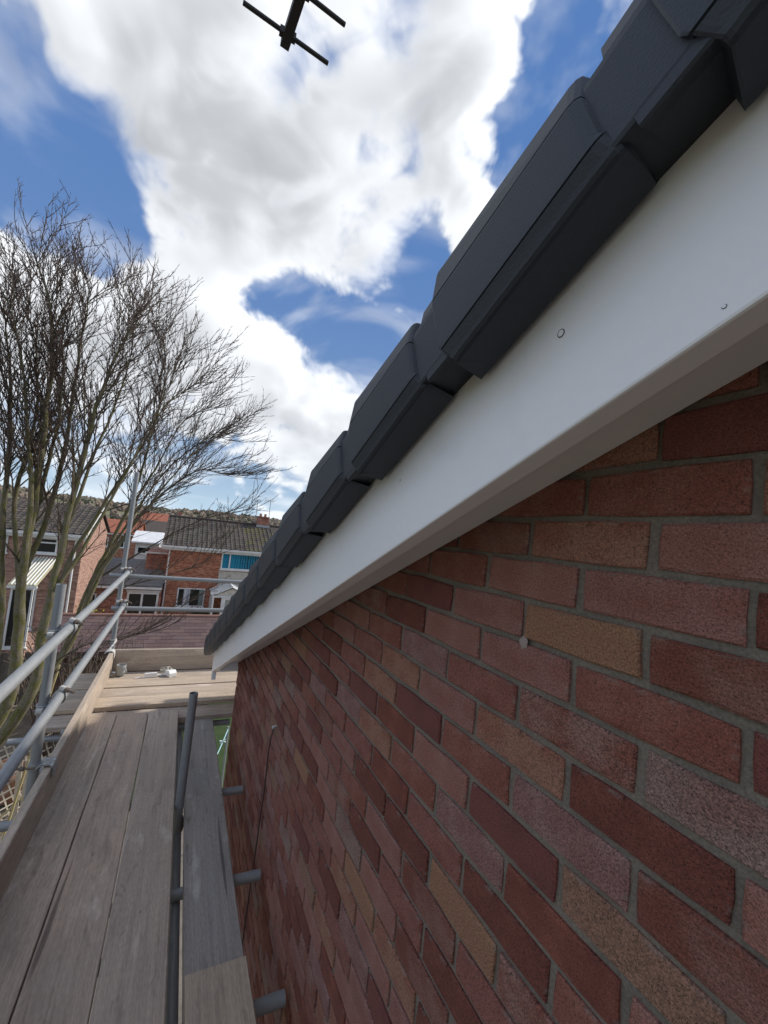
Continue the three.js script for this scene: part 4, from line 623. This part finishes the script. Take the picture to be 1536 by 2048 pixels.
// ---- the bare tree: stems, branches, twigs
{
  const tree = thing('bare_tree', 'large leafless multi-stemmed tree with mossy stems at the left edge', 'tree', [-3.5, 0, -8.3]);
  const O = V(3.5, 0, 8.3);
  const bark = (() => { const map = tex(256, 512, (u, v, o) => { const m = sstep(-0.15, 0.25, fbm(u * 4, v * 7, 2, 4)), g = N3(u * 26, v * 60, 4), sc = Math.abs(N3(u * 5, v * 34, 8)) < 0.045 ? 0.55 : 1; const k = (1 + 0.4 * g) * sc; o[0] = mix(.18, .135, m) * k; o[1] = mix(.155, .130, m) * k; o[2] = mix(.105, .040, m) * k; }, { repeat: [1, 0.9] }); return std({ map, bumpMap: map, bumpScale: 0.006, roughness: 0.95 }); })();
  const limbM = mottled([.105, .085, .05], [.075, .055, .042], 0.3, { grain: 0.35, rough: 0.95, res: 128, sd: 70 }), twigM = mottled([.062, .038, .033], [.085, .055, .042], 0.2, { grain: 0.3, rough: 0.9, res: 64, sd: 71 });
  function limbGeo(pts, rad, seg, sides) {                                // tapered tube along a smooth curve; rad(t)
    const c = new THREE.CatmullRomCurve3(pts), P = [], U = [], I = []; let nrm = V(0.3, 0.1, 1).normalize(), len = 0, prev = null;
    for (let k = 0; k <= seg; k++) {
      const t = k / seg, p = c.getPoint(t), d = c.getTangent(t); if (sides > 6 && k) p.add(V(0.028 * N3(k * 0.42, pts[0].x * 9, 1), 0, 0.028 * N3(k * 0.42, pts[0].y * 9, 7))); if (prev) len += p.distanceTo(prev); prev = p;
      nrm = nrm.clone().addScaledVector(d, -nrm.dot(d)); if (nrm.lengthSq() < 1e-4) nrm.set(d.y, -d.x, 0); nrm.normalize(); const bi = d.clone().cross(nrm), r = rad(t);
      for (let s = 0; s <= sides; s++) { const a = s / sides * 2 * Math.PI, q = r * (1 + (sides > 6 ? 0.14 * N3(Math.cos(a) * 1.4 + k * 0.35, Math.sin(a) * 1.4, k * 0.3 + pts[0].x) : 0)), w = p.clone().addScaledVector(nrm, Math.cos(a) * q).addScaledVector(bi, Math.sin(a) * q); P.push(w.x, w.y, w.z); U.push(s / sides, len); }
    }
    for (let k = 0; k < seg; k++) for (let s = 0; s < sides; s++) { const a = k * (sides + 1) + s, b = a + sides + 1; I.push(a, a + 1, b, a + 1, b + 1, b); }
    const g = new THREE.BufferGeometry(); g.setAttribute('position', new THREE.Float32BufferAttribute(P, 3)); g.setAttribute('uv', new THREE.Float32BufferAttribute(U, 2)); g.setIndex(I); g.computeVertexNormals(); return g;
  }
  const stems = [[0.105,[[-2.03,-2.94,-8.0],[-2.06,-1.83,-7.95],[-2.08,-0.94,-7.9],[-2.07,0.41,-7.85],[-2.08,1.55,-7.8],[-2.16,2.74,-7.75],[-2.42,3.55,-7.7]]],[0.06,[[-2.05,-0.93,-7.8],[-2.09,0.03,-7.75],[-2.24,1.11,-7.7],[-2.44,2.16,-7.65],[-2.68,2.87,-7.6]]],[0.06,[[-2.15,-1.13,-8.2],[-1.95,-0.17,-8.15],[-1.85,0.87,-8.1],[-1.84,1.99,-8.05],[-1.82,2.96,-8.0],[-1.78,3.49,-7.95]]],[0.05,[[-2.14,-0.73,-8.1],[-2.04,0.36,-8.05],[-1.96,1.31,-8.0],[-2.01,2.24,-7.95],[-2.18,3.44,-7.9]]],[0.085,[[-1.68,-2.71,-7.5],[-1.64,-1.82,-7.45],[-1.58,-1.14,-7.4],[-1.52,-0.27,-7.35],[-1.44,0.61,-7.3],[-1.36,1.57,-7.25],[-1.17,2.36,-7.2],[-0.99,3.01,-7.15]]],[0.055,[[-1.72,-1.91,-7.8],[-1.62,-1.27,-7.75],[-1.45,-0.65,-7.7],[-1.13,0.15,-7.65],[-0.79,0.99,-7.6],[-0.46,1.87,-7.55],[-0.16,2.13,-7.5]]],[0.055,[[-1.62,-2.57,-8.4],[-1.42,-2.11,-8.46],[-1.27,-1.2,-8.52],[-0.87,-0.31,-8.58],[-0.41,0.43,-8.64],[0.13,0.94,-8.7],[0.63,0.93,-8.76]]],[0.05,[[-1.61,-2.47,-8.6],[-1.36,-1.38,-8.55],[-1.15,-0.68,-8.5],[-0.88,0.22,-8.45],[-0.74,1.3,-8.4],[-0.63,2.4,-8.35],[-0.77,3.26,-8.3]]],[0.04,[[-1.32,-1.26,-8.9],[-1.07,-0.25,-8.96],[-0.64,0.85,-9.02],[-0.25,1.91,-9.08],[0.25,2.35,-9.14]]],[0.08,[[-2.39,-2.66,-8.3],[-2.39,-1.53,-8.25],[-2.49,-0.39,-8.2],[-2.53,0.75,-8.15],[-2.64,1.8,-8.1],[-2.86,2.96,-8.05]]],[0.06,[[-2.21,-1.41,-7.6],[-2.62,-0.05,-7.55],[-2.97,1.25,-7.5],[-3.23,2.26,-7.45]]],[0.06,[[-2.59,-2.89,-9.0],[-3.45,-1.06,-9.06],[-4.09,0.61,-9.12],[-4.53,1.64,-9.18]]],[0.022,[[-1.37,-2.11,-7.6],[-1.13,-1.55,-7.55],[-0.72,-1.15,-7.5],[-0.13,-0.92,-7.45],[0.42,-0.6,-7.4],[0.88,0.15,-7.35]]],[0.016,[[-1.47,-2.2,-7.2],[-1.07,-1.92,-7.15],[-0.65,-1.83,-7.1],[-0.23,-1.62,-7.05],[0.2,-1.23,-7.0]]],[0.016,[[-1.8,-2.89,-8.0],[-1.41,-2.44,-7.95],[-0.99,-2.13,-7.9],[-0.59,-1.96,-7.85],[-0.31,-1.91,-7.8]]],[0.024,[[-1.31,-1.24,-8.8],[-0.68,-0.71,-8.75],[-0.08,-0.23,-8.7],[0.49,0.11,-8.65],[0.84,0.2,-8.6]]],[0.045,[[-1.33,-1.97,-7.9],[-1.12,-1.04,-7.94],[-0.86,-0.42,-7.98],[-0.33,0.62,-8.02],[0.23,1.61,-8.06]]],[0.035,[[-1.25,-0.97,-8.7],[-0.9,-0.14,-8.74],[-0.46,0.8,-8.78],[0.15,1.55,-8.82],[0.5,1.7,-8.86]]],[0.042,[[-1.56,-1.21,-7.4],[-1.29,-0.55,-7.44],[-0.95,0.48,-7.48],[-0.64,1.57,-7.52],[-0.39,2.47,-7.56]]],[0.05,[[-2.16,-1.36,-8.2],[-2.4,0.01,-8.24],[-2.32,1.29,-8.28],[-2.48,2.48,-8.32],[-2.8,3.46,-8.36]]],[0.035,[[-1.59,-0.29,-7.7],[-1.41,0.74,-7.74],[-1.2,1.75,-7.78],[-1.12,2.69,-7.82],[-1.27,3.33,-7.86]]]];
  const base = V(-3.5, -EYE, -8.3), twigs = [], boughs = [];
  const grow = (p, dir, len, r, lvl) => {
    const n = lvl === 0 ? 5 : lvl === 1 ? 3 : 2, pts = [p.clone()]; let d = dir.clone();
    for (let i = 0; i < n; i++) { d.add(V(rr(-.15, .15), rr(-.06, .17), rr(-.15, .15))).normalize(); p = p.clone().addScaledVector(d, len / n); pts.push(p); }
    const c = new THREE.CatmullRomCurve3(pts);
    (lvl === 0 ? boughs : twigs).push(limbGeo(pts, (t) => r * (1 - 0.72 * t), lvl === 0 ? 7 : n, lvl === 0 ? 5 : 3));
    if (lvl >= 2) return;
    const step = lvl === 0 ? 0.10 : 0.075, m = Math.floor(len * 0.86 / step);
    for (let i = 0; i < m; i++) {
      const t = 0.14 + 0.86 * (i + rnd() * 0.7) / m, q = c.getPoint(Math.min(t, 1)), tg = c.getTangent(Math.min(t, 1)), a = rnd() * 6.283, pr = V(Math.cos(a), 0.25, Math.sin(a)); pr.addScaledVector(tg, -pr.dot(tg)).normalize();
      const nd = tg.clone().multiplyScalar(0.80).addScaledVector(pr, rr(0.28, 0.66)).normalize();
      grow(q, nd, (lvl === 0 ? rr(0.2, 0.75) : rr(0.04, 0.15)) * (1 - 0.35 * t), lvl === 0 ? 0.0060 : 0.0042, lvl + 1);
    }
  };
  stems.forEach(([r, P], si) => {
    const pts = P.map(([x, y, z]) => V(x, y, z)), low = r < 0.03;
    if (!low && (si === 0 || si === 4 || si === 6 || si === 7 || si === 9 || si === 11)) { const f = pts[0].clone(); pts.unshift(base.clone().add(V((f.x + 2.3) * 0.35, 0.0, (f.z + 8.3) * 0.35)), base.clone().lerp(f, 0.5).add(V(-0.12, 0.1, 0))); }
    const L = new THREE.CatmullRomCurve3(pts), len = L.getLength(), r0 = pts.length > P.length ? r * 1.15 : r * 0.85;
    const rad = (t) => Math.max(0.006, r0 * (1 - 0.93 * Math.pow(t, 0.82)));
    part(tree, low ? 'low_branch' : 'stem', limbGeo(pts, rad, Math.round(len * 5), r > 0.045 ? 12 : 7).translate(O.x, EYE, O.z), r > 0.03 ? bark : limbM);
    const start = low ? 0.15 : pts.length > P.length ? 0.44 : 0.1, m = Math.floor(len * (1 - start) / (low ? 0.22 : r < 0.058 ? 0.125 : 0.1));
    for (let i = 0; i < m; i++) {
      const t = start + (1 - start) * Math.pow((i + rnd()) / m, 0.75), p = L.getPoint(Math.min(1, t)), tg = L.getTangent(Math.min(1, t)), a = rnd() * 6.283, pr = V(Math.cos(a), 0.1, Math.sin(a) * 0.8); pr.addScaledVector(tg, -pr.dot(tg)).normalize();
      if (!low && p.y < 0.1 && rnd() < 0.82 - 0.2 * Math.max(0, p.y + 1)) continue;
      const d = tg.clone().multiplyScalar(0.95).addScaledVector(pr, rr(0.25, 0.7)).normalize();
      grow(p, d, (low ? rr(0.3, 0.8) : rr(0.6, 1.75) * (1 - 0.3 * t)), Math.max(0.0065, Math.min(0.016, rad(t) * 0.42)), 0);
    }
  });
  const crown = part(tree, 'crown', merge(boughs).translate(O.x, EYE, O.z), limbM); crown.userData.kind = 'stuff';
  const tw = part(crown, 'twigs', merge(twigs).translate(O.x, EYE, O.z), twigM); tw.userData.kind = 'stuff';
  part(tree, 'trunk', limbGeo([base.clone().add(V(0, -0.1, 0)), base.clone().add(V(0.02, 0.4, 0)), base.clone().add(V(0.02, 0.9, 0))], (t) => 0.46 - 0.16 * t, 8, 16).translate(O.x, EYE, O.z), bark);
}
{ // bare shrub tangle below the tree and a yellow-flowering bush farther off
  const mkBush = (name, label, cat, x, z, h, spread, n, mat, leaf) => {
    const t = thing(name, label, cat, [x, 0, z]), l = [], lf = [];
    for (let i = 0; i < n; i++) { const a = rnd() * 6.283, s = spread * Math.sqrt(rnd()), p0 = V(Math.cos(a) * s * 0.25, 0, Math.sin(a) * s * 0.25), p1 = V(Math.cos(a) * s * 0.7 + rr(-.1, .1), h * rr(.4, .65), Math.sin(a) * s * 0.7), p2 = V(Math.cos(a) * s * 1.1 + rr(-.2, .2), h * rr(.65, 1), Math.sin(a) * s * 1.1 + rr(-.2, .2)); l.push(new THREE.TubeGeometry(new THREE.CatmullRomCurve3([p0, p1, p2, p2.clone().add(V(rr(-.25, .25), rr(-.2, .2), rr(-.25, .25)))]), 8, 0.011, 4)); if (leaf) for (let k = 0; k < 16; k++) { const q = p1.clone().lerp(p2, rnd()).add(V(rr(-.12, .12), rr(-.12, .12), rr(-.12, .12))), g = new THREE.PlaneGeometry(0.05, 0.035); g.rotateX(rnd() * 3); g.rotateY(rnd() * 3); g.translate(q.x, q.y, q.z); lf.push(g); } }
    part(t, 'stems', merge(l), mat); if (leaf) { const f = part(t, 'blossom', merge(lf), leaf); f.userData.kind = 'stuff'; }
  };
  const brown = plain(.10, .075, .055, 0.95), tan = plain(.24, .19, .13, 0.95);
  mkBush('bare_shrub', 'tangle of bare brown stems in front of the outbuilding', 'shrub', -1.9, -12.6, 3.6, 1.3, 120, brown, null);
  mkBush('bare_shrub', 'tangle of pale dry stems low at the left edge', 'shrub', -4.3, -12.6, 1.5, 0.9, 45, tan, null);
  mkBush('flowering_shrub', 'yellow flowering shrub in front of the far extension', 'shrub', -4.6, -26.2, 2.0, 1.0, 90, brown, plain(.45, .42, .05, 0.9));
  mkBush('evergreen_shrub', 'dark green shrub under the ground-floor window', 'shrub', 1.7, -28.9, 1.1, 0.8, 80, brown, plain(.05, .085, .03, 0.9));
  mkBush('evergreen_shrub', 'dark green shrub beside the left conservatory', 'shrub', -4.2, -21.0, 1.9, 0.7, 90, brown, plain(.035, .065, .03, 0.9));
}
{ // television aerial bracketed off the gable, boom overhead
  const t = thing('television_aerial', 'dark television aerial with crossing rods overhead against the clouds', 'aerial', [0.25, Y(0.2), 0.75]);
  const m = plain(.045, .043, .042, 0.6, { metalness: 0.3 }), P = (x, y, z) => V(x - 0.25, y - 0.2, z - 0.75), yb = 1.165;
  part(t, 'mast', rod(P(0.25, -0.4, 0.75), P(0.25, 1.32, 0.75), 0.016, 12), m);
  for (const y of [-0.3, 0.15]) part(t, 'bracket', rod(P(0.25, y, 0.75), P(0.577, y, 0.75), 0.012, 8), m);
  const a = P(0.078, yb, -1.005), b = P(0.25, yb, 0.80), d = b.clone().sub(a), g = new THREE.BoxGeometry(0.021, 0.021, d.length()); g.applyQuaternion(new THREE.Quaternion().setFromUnitVectors(V(0, 0, 1), d.clone().normalize())); g.translate((a.x + b.x) / 2, (a.y + b.y) / 2, (a.z + b.z) / 2);
  part(t, 'boom', g, m);
  for (let i = 0; i < 14; i++) { const k = (0.022 + i * 0.097) / d.length(); if (k > 0.9) break; const c = a.clone().addScaledVector(d, k).add(V(0, 0.004, 0)), h = 0.104 + 0.0012 * i, ax = V(1, 0, -0.095).normalize(); part(t, 'element', rod(c.clone().addScaledVector(ax, -h), c.clone().addScaledVector(ax, h), 0.0052, 8), m); const cl = part(t, 'insulator', new THREE.BoxGeometry(0.038, 0.016, 0.014).translate(c.x, c.y, c.z), m); }
}

renderer.render(scene, camera);
